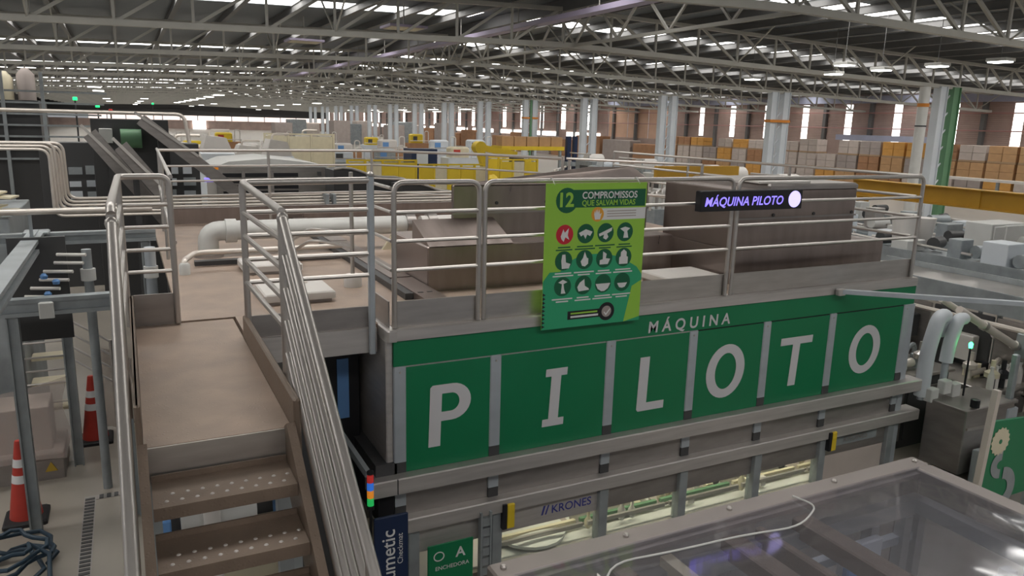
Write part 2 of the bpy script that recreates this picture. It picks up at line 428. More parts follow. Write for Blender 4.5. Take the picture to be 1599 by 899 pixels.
# ridge lattice girder along the hall
t = thing('ridge_girder', 'lattice girder running along the ridge of the roof', 'girder', (RIDGE, 13.6, 6.7))
mk('bottom_chord', MB().bar((RIDGE + 0.5, 13.6, 6.72), (RIDGE + 0.5, 98, 6.72), 0.10, 0.10), 'truss', t)
for k in range(32):
    y = 13.6 + 2.65 * k
    mk('lattice_bar', MB().bar((RIDGE + 0.5, y, 6.72), (RIDGE + 0.5, y + 1.32, 8.0), 0.07, 0.07).bar((RIDGE + 0.5, y + 1.32, 8.0), (RIDGE + 0.5, y + 2.65, 6.72), 0.07, 0.07), 'truss', t)
t = thing('cable_tray', 'lilac grey cable tray hanging under the roof ridge', 'cable tray', (12.9, 15, 7.3))
mk('tray_bed', B(12.75, 13.15, 13.8, 75, 7.26, 7.29), 'purple', t)
for x in (12.74, 13.14): mk('tray_side', B(x, x + 0.03, 13.8, 75, 7.26, 7.42), 'purple', t)
for k in range(10): mk('hanger', MB().bar((12.95, 15 + 5.3 * k, 7.28), (12.95, 15 + 5.3 * k, 8.15), 0.03, 0.03), 'truss', t)

# right wall with tall translucent windows
wr = sroot('wall_right', (56, 60, 0))
wys = [28.2 + 4.75 * k for k in range(9)] + [89.4 + 6.35 * k for k in range(24)]
wh = [(3.15, 6.25)] * 9 + [(3.3, 6.7)] * 24
def wpan(y0, y1, z0, z1, mt='wall'):
    mk('wall_panel', B(56.0, 56.2, y0, y1, z0, z1), mt, wr)
edges = [YB]; hw = 0.36
for k, y in enumerate(wys):
    h = hw if k < 9 else 0.62
    z0, z1 = wh[k]
    prev = edges[-1]
    if not (66.5 < prev < 68 and y > 80):
        wpan(prev, y - h, 0, 7.4)
    else:
        wpan(prev, 71.5, 0, 7.4); wpan(71.5, 84.5, 0, 2.6); wpan(71.5, 84.5, 6.2, 7.4); wpan(84.5, y - h, 0, 7.4)
    wpan(y - h, y + h, 0, z0); wpan(y - h, y + h, z1, 7.4)
    wn = sroot('window_%d' % (k + 1), (56.0, y, z0))
    zz = z0
    n = 4
    for j in range(n):
        mk('pane', B(56.02, 56.06, y - h, y + h, z0 + (z1 - z0) * j / n + 0.03, z0 + (z1 - z0) * (j + 1) / n), 'win', wn)
        mk('glazing_bar', B(55.98, 56.08, y - h, y + h, z0 + (z1 - z0) * j / n, z0 + (z1 - z0) * j / n + 0.03), 'wall', wn)
    edges.append(y + h)
wpan(edges[-1], YE, 0, 7.4)
for k in range(3):      # tan sliding door leaves in the recess of the wall
    mk('door_leaf', B(56.1, 56.16, 71.7 + 4.25 * k, 75.8 + 4.25 * k, 2.6, 6.2), 'lorange', wr)
for k in range(34):
    y = 25.8 + 4.75 * k
    mk('pilaster', B(55.7, 56.0, y - 0.16, y + 0.16, 0, 7.0), 'purlin', wr)
mk('eave_strip', B(55.6, 55.75, YB, 84, 6.35, 6.95), 'rim', wr)
for z in (5.55, 4.3): mk('girt_pipe', T([(55.5, YB, z), (55.5, 200, z)], 0.05, 6), 'pinkish', wr)
for k in range(12):      # low glazed band, brightly daylit, in the far half of the wall
    mk('low_window', B(55.9, 55.98, 86 + 11.0 * k, 94.6 + 11.0 * k, 2.35, 2.95), 'win', wr)
mk('canopy', B(55.0, 55.9, 38.5, 47.5, 3.3, 3.75), 'rim', wr)
# end wall
wb = sroot('wall_back', (20, YE, 0))
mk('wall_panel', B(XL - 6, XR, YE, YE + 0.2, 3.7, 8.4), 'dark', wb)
mk('wall_panel', B(XL - 6, XR, YE, YE + 0.2, 0, 2.4), 'wall', wb)
for k in range(14): mk('window_band', B(-8 + 4.6 * k, -8 + 4.6 * k + 4.3, YE, YE + 0.1, 2.4, 3.7), 'winp', wb)
mk('doorway_light', B(18.0, 21.5, YE - 0.6, YE - 0.5, 0.0, 2.3), 'win', wb)
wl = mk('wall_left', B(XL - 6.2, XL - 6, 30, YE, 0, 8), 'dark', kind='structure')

# columns
CW = 0.36
for k in range(14):
    y = 24.2 + S * k; x = 35.2
    lab = ('grey and green painted steel column nearest on the right' if k == 0 else
           'twin white steel column, %s from the right edge' % ORD[k])
    t = thing('steel_column', lab, 'column', (x, y, 0), 'columns along the aisle')
    zt = zb(x)
    for sgn in (-1, 1):
        c = x + sgn * 0.48; q = 0.27
        mb = MB().box(c - q, c - q + 0.04, y - 0.2, y + 0.2, 0, zt).box(c + q - 0.04, c + q, y - 0.2, y + 0.2, 0, zt).box(c - q + 0.04, c + q - 0.04, y - 0.12, y - 0.08, 0, zt)
        mk('leg', mb, 'colgreen' if (k == 0 and sgn > 0) else 'column', t)
    if k < 6:
        for j in range(7): mk('lacing_bar', MB().bar((x - 0.22, y, 0.6 + 0.8 * j), (x + 0.22, y, 1.0 + 0.8 * j), 0.05, 0.05), 'column', t)
    if k in (1, 4): mk('orange_band', B(x - 0.8, x + 0.8, y - 0.24, y + 0.24, 4.42, 4.58), 'orange', t)
    if k == 4: mk('green_pipe', T([(x, y - 0.2, 0), (x, y - 0.2, zt)], 0.12, 8), 'colgreen', t)
    if k > 0: mk('base_plate', B(x - 0.85, x + 0.85, y - 0.3, y + 0.3, 0, 0.05), 'galv', t)
t = thing('downpipe', 'thick off-white downpipe with an orange ring beside the green column', 'pipe', (33.3, 23.9, 0))
mk('pipe', T([(33.3, 24.0, 0), (33.3, 24.0, 6.1)], 0.24, 14), 'offwhite', t, True)
mk('orange_band', T([(33.3, 24.0, 5.2), (33.3, 24.0, 5.36)], 0.26, 14), 'orange', t, True)
mk('black_ring', T([(33.3, 24.0, 4.3), (33.3, 24.0, 4.36)], 0.255, 14), 'rubber', t, True)

# high-bay lamps
def lamp_at(p, lab, grp, L=0.7, W=0.35):
    x, y, z = p
    t = thing('high_bay_lamp', lab, 'lamp', (x, y, z), grp)
    mk('housing', BB(x - W, x + W, y - L, y + L, z + 0.02, z + 0.12), 'offwhite', t)
    mk('diffuser', B(x - W + 0.04, x + W - 0.04, y - L + 0.04, y + L - 0.04, z - 0.01, z + 0.02), 'lamp', t)
    mk('rod', MB().bar((x, y, z + 0.12), (x, y, ztop(x) + 0.235), 0.014, 0.014), 'purlin', t)
near_l = [((23.6, 16.7, 6.1), 'lit lamp in front of the top of the white downpipe'), ((23.3, 14.5, 6.1), 'lit lamp nearest the right edge of the picture'),
          ((22.4, 19.3, 6.2), 'lit lamp left of the downpipe, lower of a close pair'), ((23.9, 19.0, 6.1), 'lit lamp left of the downpipe, right one of a close pair'),
          ((24.4, 21.5, 6.1), 'lit lamp under the second truss, third left of the downpipe'), ((24.8, 26.2, 6.1), 'lit lamp just left of the twin column with the orange band')]
for p, l in near_l: lamp_at(p, l, 'lit high-bay lamps on the right', 0.30, 0.24)
for (x, ys, nm) in ((8.9, (84, 94, 104, 114, 125, 137, 150), 'bright slanting row left of centre'), (-1.8, (72, 85, 97, 130, 160), 'row above the slanting conveyors'), (24.5, (110, 124, 138, 152, 168, 184), 'row above the yellow cells'), (41, (96, 108, 122, 138, 154), 'row right of the white columns'), (50, (130, 146, 164), 'short row by the far windows'), (3.0, (120, 145, 170, 200), 'sparse row left of the slanting one'), (15, (150, 175, 200), 'sparse row right of the slanting one'), (31, (180, 205), 'pair before the far end wall')):
    for i, y in enumerate(ys):
        lamp_at((x, y, 5.95 if x < 30 else 5.6), '%s nearest far lamp in the %s' % (ORD[i], nm), 'far lamps under the roof', 0.9, 0.5)
for (x, y, z, l) in ((9.3, 27.5, 7.2, 'rectangular hanging lamp fitting above the second truss, left of the ridge'), (6.9, 33.0, 7.0, 'rectangular hanging lamp fitting behind the second truss, farther left')):
    t = thing('panel_lamp', l, 'lamp', (x, y, z))
    mk('frame', B(x - 0.7, x + 0.7, y - 0.6, y + 0.6, z, z + 0.08), 'purple', t)
    mk('diffuser', B(x - 0.6, x + 0.6, y - 0.5, y + 0.5, z - 0.02, z), 'cream', t)
    mk('rod', MB().bar((x, y, z + 0.1), (x, y, ztop(x) + 0.2), 0.04, 0.04), 'truss', t)
# ================================================================ the machine
DZ = 2.36; FY = 5.62
mach = thing('filling_machine', 'long stainless filling machine with green lettered front panels and walk-on roof', 'machine', (4.9, FY, 0))
# walk-on roof and body
mk('roof_plate', B(0.30, 8.0, 6.46, 12.45, 2.30, DZ), 'plate', mach)
mk('roof_plate', B(0.72, 8.0, 5.84, 6.46, 2.30, DZ), 'plate', mach)
mk('roof_plate', B(1.82, 8.0, 5.66, 5.84, 2.30, DZ), 'plate', mach)
mk('body_core', B(2.0, 7.9, 6.3, 12.3, 0.95, 2.29), 'dark', mach)
mk('back_upstand', BB(0.55, 5.6, 12.45, 12.55, 2.0, 2.60), 'duct', mach)
# front fascia
mk('edge_trim', BB(1.80, 8.08, 5.58, 5.70, 2.268, 2.365, c=0.012), 'trim', mach)
mk('side_trim', BB(1.74, 1.82, 5.56, 6.35, 2.268, 2.365, c=0.012), 'trim', mach)
band = mk('green_band', B(1.80, 8.08, 5.60, 5.66, 2.052, 2.266), 'green', mach)
PX = [1.85, 2.705, 3.88, 4.845, 5.81, 6.77, 7.97]
for i in range(6):
    a, b = PX[i] + 0.052, PX[i + 1] - 0.052
    mk('green_panel', B(a, b, 5.605, 5.65, 1.130, 2.036), 'green', mach)
    mk('gap_seal', B(a, b, 5.612, 5.65, 2.036, 2.052), 'trim' if i < 3 else 'black', mach)
for i, x in enumerate(PX):
    p = mk('front_post', BB(x - 0.052, x + 0.052, 5.595, 5.66, 1.225, 2.050, c=0.008), 'post', mach)
    mk('post_foot', B(x - 0.05, x + 0.05, 5.60, 5.66, 1.130, 1.224), 'dark', mach)
    mk('rivet', MB().tube([(x, 5.590, 2.0), (x, 5.596, 2.0)], 0.009, 8), 'tube', p)
mk('lower_ledge', BB(1.58, 8.30, 5.50, 5.72, 0.992, 1.127, c=0.01), 'trim', mach)
mk('ledge_joint', B(1.79, 1.80, 5.497, 5.56, 0.995, 1.125), 'dark', mach)
for i in range(6):
    a, b = PX[i] + 0.05, PX[i + 1] - 0.05
    mk('mid_panel', B(a, b, 5.62, 5.66, 0.738, 0.990), 'steel_d', mach)
for x in PX[:]:
    p = mk('mid_post', B(x - 0.048, x + 0.048, 5.60, 5.66, 0.83, 0.990), 'post', mach)
    mk('mid_post_foot', B(x - 0.048, x + 0.048, 5.602, 5.66, 0.738, 0.829), 'dark', mach)
mk('window_ledge', BB(1.86, 8.36, 5.52, 5.72, 0.612, 0.737, c=0.01), 'trim', mach)
LPX = [1.95, 2.73, 3.86, 4.82, 5.82, 6.79, 7.92]
for i in range(6):
    a, b = LPX[i] + 0.05, LPX[i + 1] - 0.05
    mk('lintel_panel', B(a, b, 5.60, 5.64, 0.365, 0.612), 'trim' if i < 2 else 'steel_d', mach)
    if i > 0:
        mk('closed_shutter' if i == 5 else 'glass_pane', B(a, b, 5.61, 5.622, 0.04, 0.362), 'carton_w' if i == 5 else 'glass', mach)
        mk('sill', B(a, b, 5.58, 5.66, 0.0, 0.05), 'steel_d', mach)
    else:
        mk('infeed_opening', B(a, b, 5.60, 5.64, 0.0, 0.03), 'steel_d', mach)
for x in LPX:
    p = mk('lower_post', BB(x - 0.05, x + 0.05, 5.55, 5.66, 0.0, 0.612, c=0.006), 'galv', mach)
mk('door_latch', BB(2.80, 2.88, 5.50, 5.56, 0.455, 0.685), 'yellow', mach, label='yellow safety latch')
mk('latch_mount', B(2.76, 2.80, 5.50, 5.56, 0.45, 0.69), 'black', mach)
mk('door_latch', BB(6.86, 6.94, 5.50, 5.56, 0.47, 0.69), 'yellow', mach, label='yellow safety latch')
mk('latch_mount', B(6.82, 6.86, 5.50, 5.56, 0.47, 0.69), 'black', mach)
for k in range(6): mk('cable_duct_slot', B(2.565, 2.635, 5.50, 5.545, 0.05 + 0.095 * k, 0.125 + 0.095 * k), 'galv', mach)
for x in (2.55, 2.64): mk('cable_duct_rail', B(x - 0.008, x + 0.008, 5.49, 5.55, 0.0, 0.66), 'galv', mach)
# left end: rounded stainless corner and side wall
pts = [(1.80, 5.64)] + [(1.80 + 0.0, 5.70)] 
mk('end_sheet', BB(1.74, 1.80, 5.62, 6.95, 1.230, 2.268), 'trim', mach)
mk('end_skirt', BB(1.66, 1.80, 5.60, 6.95, 0.70, 0.992), 'black', mach)
mk('end_dark_bay', B(1.70, 1.98, 6.98, 12.2, 0.0, 2.28), 'dark', mach)
mk('end_foot', B(1.64, 1.82, 5.60, 6.95, 1.127, 1.23), 'dark', mach)
mk('right_end_post', BB(8.00, 8.12, 5.60, 5.75, 0.0, 2.05), 'post', mach)
mk('right_end_sheet', B(8.02, 8.06, 5.72, 12.2, 0.0, 2.28), 'steel_d', mach)
# lit interior behind the windows
mk('interior_back', B(2.8, 7.9, 7.2, 7.25, 0.0, 0.93), 'cream', mach)
mk('interior_floor', B(2.0, 7.9, 5.7, 7.2, 0.0, 0.02), 'offwhite', mach)
for k in range(5):
    xc = 3.3 + 0.98 * k
    mk('interior_lamp', BB(xc - 0.35, xc + 0.35, 5.98, 6.06, 0.90, 0.94), 'offwhite', mach)
    ld = bpy.data.lights.new('machine_lamp', 'AREA'); ld.shape = 'RECTANGLE'; ld.size = 0.7; ld.size_y = 0.08; ld.energy = 6.5; ld.color = (1.0, 0.92, 0.72)
    lo_ = bpy.data.objects.new('machine_lamp', ld); COL.objects.link(lo_); lo_.parent = mach; lo_.location = Vector((xc, 6.02, 0.895)) - WL[mach.name]
for k in range(5):
    x0 = 2.82 + k * 1.0
    mk('conveyor_rail', B(x0, x0 + 0.94, 5.74, 5.77, 0.13, 0.17), 'tube', mach)
    mk('conveyor_rail', B(x0, x0 + 0.94, 5.88, 5.92, 0.09, 0.13), 'colgreen' if k in (1, 2) else 'cream', mach)
    mk('conveyor_rail', B(x0, x0 + 0.94, 6.12, 6.17, 0.14, 0.19), 'cream', mach)
    mk('drip_tray', B(x0, x0 + 0.94, 5.93, 6.10, 0.02, 0.05), 'steel_d' if k % 2 else 'carton_g', mach)
    if k == 0: continue
    for j in range(7):
        xx = x0 + 0.06 + 0.135 * j + random.uniform(-0.03, 0.03); h = random.uniform(0.07, 0.16); yy = random.choice((5.82, 5.98, 6.03, 6.25))
        c = random.choice(['cream', 'tube', 'offwhite', 'steel_d', 'hatch', 'dark'])
        if j % 3 == 2: mk('bracket', BB(xx - 0.05, xx + 0.05, yy - 0.03, yy + 0.03, 0.05, 0.05 + h), c, mach)
        else: mk('filling_valve', MB().lathe((xx, yy, 0.05), [(0.02, 0), (0.04, h * 0.4), (0.04, h), (0.016, h + 0.04), (0.016, h + 0.10)], 10), c, mach, True)
mk('star_wheel', MB().lathe((3.3, 6.0, 0.06), [(0.36, 0), (0.36, 0.03), (0.1, 0.06)], 20), 'offwhite', mach)
# printed letters on the panels
Yl = 5.6035
def shear(P, s=0.05): return [(x + s * y, y) for x, y in P]
def pr(P, o): return MB().prism(P, o, (1, 0, 0), (0, 0, 1), (0, -0.003, 0))
H = 0.54; W = 0.085
pan = [c for c in mach.children if c.name.startswith('green_panel')]
def halfring(cx, cy, rx, ry, w, n=14):
    out = [(cx + rx * math.cos(-math.pi / 2 + math.pi * k / n), cy + ry * math.sin(-math.pi / 2 + math.pi * k / n)) for k in range(n + 1)]
    inn = [(cx + (rx - w) * math.cos(-math.pi / 2 + math.pi * k / n), cy + (ry - w) * math.sin(-math.pi / 2 + math.pi * k / n)) for k in range(n + 1)]
    return out + inn[::-1]
def bowl(rx, ry, cx, cy, x0, n=14):
    return [(x0, cy - ry)] + [(cx + rx * math.cos(-math.pi / 2 + math.pi * k / n), cy + ry * math.sin(-math.pi / 2 + math.pi * k / n)) for k in range(n + 1)] + [(x0, cy + ry)]
mb = pr(shear([(0, 0), (0.105, 0), (0.105, 0.54), (0.02, 0.54), (0, 0.52)], 0.03), (2.095, Yl, 1.31))
mb.ring(shear(bowl(0.17, 0.16, 0.20, 0.38, 0.105), 0.03), shear(bowl(0.075, 0.08, 0.19, 0.38, 0.1055), 0.03), (2.095, Yl, 1.31), (1, 0, 0), (0, 0, 1), (0, -0.003, 0))
mk('letter_P', mb, 'letter', pan[0])
mk('letter_I', pr(shear([(0, 0), (0.22, 0), (0.22, 0.07), (0.16, 0.07), (0.16, 0.47), (0.22, 0.47), (0.22, 0.54), (0, 0.54), (0, 0.47), (0.06, 0.47), (0.06, 0.07), (0, 0.07)]), (3.175, Yl, 1.315)), 'letter', pan[1])
mk('letter_L', pr(shear([(0.02, 0), (0.32, 0), (0.32, 0.08), (0.11, 0.08), (0.11, 0.54), (0, 0.54), (0, 0.02)], 0.03), (4.205, Yl, 1.305)), 'letter', pan[2])
for x, p in ((5.29, pan[3]), (7.335, pan[5])):
    mk('letter_O', MB().ring(shear(circ(0, 0, 0.25, 0.282, 36)), shear(circ(0, 0, 0.137, 0.190, 36)), (x, Yl, 1.58), (1, 0, 0), (0, 0, 1), (0, -0.003, 0)), 'letter', p)
mk('letter_T', pr(shear([(0.18, 0), (0.285, 0), (0.285, 0.46), (0.46, 0.46), (0.46, 0.54), (0, 0.54), (0, 0.46), (0.18, 0.46)]), (6.0, Yl, 1.30)), 'letter', pan[4])
text('lettering', 'MÁQUINA', 0.155, 'letter', band, (4.28, 5.600, 2.082), th=0.003, bold=0.022, shear=0.05, sx=1.0, spacing=1.60)

# signs on the machine
ks = mk('maker_plate_print', MB().prism([(0, 0), (0.02, 0), (0.045, 0.09), (0.025, 0.09)], (3.20, 5.599, 0.445), (1, 0, 0), (0, 0, 1), (0, -0.002, 0)).prism([(0.04, 0), (0.055, 0), (0.085, 0.09), (0.07, 0.09)], (3.20, 5.599, 0.445), (1, 0, 0), (0, 0, 1), (0, -0.002, 0)), 'bluetext', mach, label='blue logo strokes')
text('maker_name', 'KRONES', 0.115, 'bluetext', mach, (3.305, 5.598, 0.447), th=0.002, bold=0.01)
mk('maker_plate', B(7.02, 7.72, 5.596, 5.60, 0.46, 0.60), 'galv', mach)
text('maker_name', 'KRONES', 0.105, 'steel_d', mach, (7.16, 5.594, 0.49), th=0.002, bold=0.01)
# deck rails of the machine front
def rail_loop(name, lab, x0, x1, posts, end=None, zs=(3.515, 3.285, 3.06, 2.83), y=FY, toe=(2.368, 2.578)):
    t = thing(name, lab, 'railing', ((x0 + x1) / 2, y, DZ), 'railings round the machine roof')
    mk('top_rail', T(fillet([(x0, y, DZ + 0.01), (x0, y, zs[0]), (x1, y, zs[0]), (x1, y, DZ + 0.01)], 0.09), 0.021), 'tube', t, True)
    for z in zs[1:]: mk('mid_rail', T([(x0, y, z), (x1, y, z)], 0.016, 8), 'tube', t, True)
    for x in posts: mk('post', T([(x, y, DZ + 0.01), (x, y, zs[0])], 0.02), 'tube', t, True)
    mk('toe_plate', BB(x0, x1, y + 0.02, y + 0.032, toe[0], toe[1], c=0.003), 'steel', t)
    return t
rail_loop('deck_railing', 'stainless deck railing left of the green poster above the letter P', 1.815, 2.535, [])
rail_loop('deck_railing', 'stainless deck railing that carries the green poster', 2.585, 5.205, [])
rail_loop('deck_railing', 'stainless deck railing at the right end, behind the violet sign', 5.275, 7.985, [])
t = thing('deck_railing', 'short side railing round the left corner of the machine roof', 'railing', (1.80, 5.9, DZ), 'railings round the machine roof')
for z in (3.47, 3.285, 3.06, 2.83): mk('side_rail', T([(1.80, 5.64, z), (1.80, 6.20, z)], 0.014, 8), 'tube', t, True)
mk('post', T([(1.80, 6.20, DZ), (1.80, 6.20, 3.5)], 0.018), 'tube', t, True)
mk('toe_plate', B(1.775, 1.787, 5.66, 6.22, 2.368, 2.578), 'steel_d', t)
# right side rail of the deck
t = thing('deck_railing', 'side railing along the right end of the machine roof', 'railing', (8.0, 8.0, DZ), 'railings round the machine roof')
for z in (3.515, 3.285, 3.06, 2.83): mk('side_rail', T([(8.0, 5.7, z), (8.0, 11.8, z)], 0.018, 8), 'tube', t, True)
for y in (7.6, 9.7, 11.8): mk('post', T([(8.0, y, DZ), (8.0, y, 3.515)], 0.02), 'tube', t, True)
# far rails on the deck
t = thing('deck_railing', 'far railing along the back of the machine roof', 'railing', (2.4, 11.85, DZ), 'railings round the machine roof')
far = [(0.42, 11.75, 0), (3.5, 11.95, 0), (4.9, 10.62, 0), (5.5, 9.38, 0)]
for z, r in ((3.49, 0.022), (3.27, 0.015), (3.06, 0.015), (2.85, 0.015)):
    mk('long_rail', T([(a, b, z + 0.02 * i / 3) for i, (a, b, c) in enumerate(far)], r, 8), 'tube', t, True)
for (a, b) in ((0.42, 11.75), (1.9, 11.85), (3.5, 11.95), (4.9, 10.62), (5.5, 9.38)): mk('post', T([(a, b, DZ), (a, b, 3.5)], 0.022, 8), 'tube', t, True)
t = thing('deck_railing', 'railing running behind the sheet duct towards the right end of the roof', 'railing', (6.1, 8.6, DZ), 'railings round the machine roof')
for z in (3.515, 3.30, 3.09): mk('long_rail', T([(5.53, 9.32, z), (6.63, 7.76, z)], 0.018, 8), 'tube', t, True)
for (a, b) in ((5.56, 9.3), (6.63, 7.76)): mk('post', T([(a, b, DZ), (a, b, 3.52)], 0.02, 8), 'tube', t, True)
t = thing('deck_railing', 'railing along the left edge of the machine roof behind the walkway', 'railing', (0.33, 9, DZ), 'railings round the machine roof')
for z in (3.51, 3.0): mk('side_rail', T([(0.30, 6.44, z), (0.40, 11.7, z)], 0.018, 8), 'tube', t, True)
mk('post', T([(0.36, 9.4, DZ), (0.36, 9.4, 3.51)], 0.018, 8), 'tube', t, True)

# ================================================================ walkway and stairs
wk = thing('walkway', 'raised walkway of brown tread plate leading from the stairs to the machine roof', 'walkway', (0.35, 5.2, 0))
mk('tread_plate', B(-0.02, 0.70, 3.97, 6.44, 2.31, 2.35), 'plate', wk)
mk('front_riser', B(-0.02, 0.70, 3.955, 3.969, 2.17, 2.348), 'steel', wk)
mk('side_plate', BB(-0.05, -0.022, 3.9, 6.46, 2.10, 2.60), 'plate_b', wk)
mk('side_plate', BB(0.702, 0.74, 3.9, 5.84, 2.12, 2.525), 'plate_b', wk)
mk('cross_toe_plate', BB(-0.02, 0.295, 6.445, 6.458, 2.35, 2.60, c=0.003), 'steel_d', wk)
mk('link_toe_plate', BB(0.742, 1.66, 5.80, 5.815, 2.35, 2.52, c=0.004), 'steel_d', wk)
mk('link_beam', BB(0.742, 1.72, 5.78, 5.86, 2.14, 2.345, c=0.006), 'trim', wk)
for (x, y) in ((0.0, 6.3), (0.68, 6.3), (0.0, 4.2), (0.68, 4.2)): mk('support_leg', B(x - 0.04, x + 0.04, y - 0.04, y + 0.04, 0, 2.30), 'galv', wk)
st = thing('stair', 'steep metal stair with perforated treads descending towards the viewer', 'stair', (0.35, 2.4, 0))
RISE, RUN = 0.183, 0.262
for k in range(11):
    z = 2.18 - RISE * k; y0 = 3.63 - RUN * k
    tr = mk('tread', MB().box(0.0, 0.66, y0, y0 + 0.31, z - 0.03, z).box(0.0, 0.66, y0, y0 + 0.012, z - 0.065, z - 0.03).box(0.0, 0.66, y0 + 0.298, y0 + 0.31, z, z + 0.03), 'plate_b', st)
    if k < 3:
        mb = MB()
        for i in range(9):
            for j in range(2): mb.lathe((0.06 + 0.068 * i + 0.03 * j, y0 + 0.06 + 0.075 * j, z), [(0.011, 0), (0.007, 0.004)], 8)
        d = mk('grip_dimples', mb, 'trim', tr); d['kind'] = 'stuff'
for x in (-0.05, 0.662):
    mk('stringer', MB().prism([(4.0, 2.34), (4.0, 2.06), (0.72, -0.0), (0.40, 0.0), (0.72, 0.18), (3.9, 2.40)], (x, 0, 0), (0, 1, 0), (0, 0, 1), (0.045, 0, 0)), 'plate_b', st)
sl = RISE / RUN
def stair_rail(x, lab):
    t = thing('stair_handrail', lab, 'handrail', (x, 3.0, 1.5))
    y1 = 4.36
    for k, (z, r) in enumerate(((3.42, 0.026), (3.21, 0.018), (3.02, 0.018), (2.83, 0.018), (2.64, 0.018))):
        yb = 1.0
        mk('top_tube' if k == 0 else 'mid_tube', T([(x, y1, z), (x, yb, z - sl * (y1 - yb))], r, 10), 'tube', t, True)
    for yy in (1.1, 2.7): mk('post', T([(x, yy, 2.30 - sl * (y1 - yy)), (x, yy, 3.42 - sl * (y1 - yy))], 0.022), 'tube', t, True)
    mk('newel', T([(x, y1 + 0.04, 2.36), (x, y1 + 0.04, 3.47)], 0.026), 'tube', t, True)
    mk('end_ball', MB().lathe((x, y1 + 0.02, 3.42), [(0.010, -0.03), (0.030, -0.015), (0.034, 0.005), (0.030, 0.025), (0.012, 0.04)], 12), 'tube', t, True)
    return t
stair_rail(-0.085, 'bright stair handrail on the left of the steps')
stair_rail(0.765, 'bright stair handrail of parallel tubes on the right of the steps')
ZS = (3.30, 3.13, 2.955, 2.785)
t = thing('walkway_railing', 'left walkway railing that turns in a rounded loop beside the tread plate', 'railing', (0.0, 5.5, DZ))
mk('top_rail', T(fillet([(-0.085, 4.40, 3.47), (-0.085, 4.46, 3.51), (-0.06, 6.42, 3.515), (0.285, 6.42, 3.515), (0.285, 6.42, 2.36)], 0.07), 0.024), 'tube', t, True)
for z in ZS:
    mk('mid_rail', T([(-0.06, 6.42, z), (0.285, 6.42, z)], 0.015, 8), 'tube', t, True)
    mk('side_rail', T([(-0.085, 4.42, z), (-0.06, 6.42, z)], 0.015, 8), 'tube', t, True)
mk('post', T([(-0.06, 6.42, 2.36), (-0.06, 6.42, 3.50)], 0.022), 'tube', t, True)
t = thing('walkway_railing', 'right walkway railing with sloping side rails, joining the machine corner', 'railing', (1.2, 5.76, DZ))
mk('top_rail', T(fillet([(0.765, 4.40, 3.46), (0.735, 5.77, 3.515), (1.665, 5.75, 3.525)], 0.06), 0.026), 'tube', t, True)
mk('post', T([(0.735, 5.77, 2.30), (0.735, 5.77, 3.5)], 0.024), 'tube', t, True)
mk('corner_post', BB(1.645, 1.695, 5.725, 5.775, 2.14, 3.56, c=0.01), 'post', t)
mk('post_cap', MB().lathe((1.67, 5.75, 3.56), [(0.03, 0), (0.03, 0.015), (0.012, 0.03)], 12), 'tube', t, True)
for z in ZS:
    mk('mid_rail', T([(0.735, 5.77, z), (1.65, 5.75, z)], 0.018, 8), 'tube', t, True)
    mk('side_rail', T([(0.765, 4.42, z), (0.735, 5.77, z)], 0.018, 8), 'tube', t, True)

# ================================================================ things on the machine roof
t = thing('exhaust_pipe', 'fat pale grey pipe with an elbow lying across the machine roof', 'pipe', (2.4, 9.4, DZ))
mk('pipe_run', T(fillet([(0.80, 9.45, DZ), (0.80, 9.45, 2.66), (3.2, 9.42, 2.66)], 0.22), 0.115, 16), 'offwhite', t, True)
mk('pipe_run', T([(3.4, 9.42, 2.66), (4.6, 9.42, 2.66)], 0.105, 16), 'hatch', t, True)
mk('base_flange', T([(0.80, 9.45, DZ), (0.80, 9.45, DZ + 0.04)], 0.165, 16), 'steel_d', t, True)
for x in (1.05, 3.25, 3.55, 4.15): mk('collar', T([(x - 0.06, 9.42, 2.66), (x + 0.06, 9.42, 2.66)], 0.14, 16), 'steel_d' if x > 2 else 'offwhite', t, True)
mk('drain_cock', T([(1.2, 9.40, 2.56), (1.2, 9.36, 2.50)], 0.025, 8), 'steel_d', t, True)
mk('cradle', MB().prism([(-0.2, 0), (0.2, 0), (0.05, 0.22), (-0.05, 0.22)], (3.05, 9.3, DZ), (1, 0, 0), (0, 0, 1), (0, 0.05, 0)), 'cream', t)
t = thing('conduit', 'thin conduit with an upturned end crossing the roof in front of the fat pipe', 'conduit', (1.5, 8.8, DZ))
mk('tube', T(fillet([(0.47, 8.45, DZ + 0.02), (0.47, 8.45, 2.50), (0.60, 8.80, 2.52), (2.20, 8.82, 2.52)], 0.1), 0.030), 'tube_w', t, True)
mk('end_cup', MB().lathe((0.47, 8.43, DZ), [(0.055, 0), (0.055, 0.10), (0.04, 0.12)], 12), 'offwhite', t, True)
mk('dark_channel', B(0.6, 2.2, 8.86, 8.98, DZ, DZ + 0.05), 'dark', t)  # dark channel running alongside the conduit
def hatchc(x0, x1, y0, y1, lab, mark=False):
    t = thing('roof_hatch', lab, 'hatch', ((x0 + x1) / 2, (y0 + y1) / 2, DZ), 'hatches on the machine roof')
    mk('curb', B(x0 + 0.03, x1 - 0.03, y0 + 0.03, y1 - 0.03, DZ, DZ + 0.03), 'steel_d', t)
    mk('lid', BB(x0, x1, y0, y1, DZ + 0.03, DZ + 0.10, c=0.012), 'hatch', t)
    if mark: mk('stain', MB().prism(circ(0, 0, 0.09, 0.07, 16), (x1 - 0.25, y1 - 0.22, DZ + 0.1005), (1, 0, 0), (0, 1, 0), (0, 0, 0.0015)), 'carton_w', t)
hatchc(1.00, 1.62, 6.72, 7.38, 'white square hatch lid nearest the walkway railing', True)
hatchc(1.02, 1.62, 8.15, 8.70, 'white hatch lid beside the thin conduit')
hatchc(4.90, 5.60, 6.12, 6.62, 'white hatch lid right of the poster behind the railing')
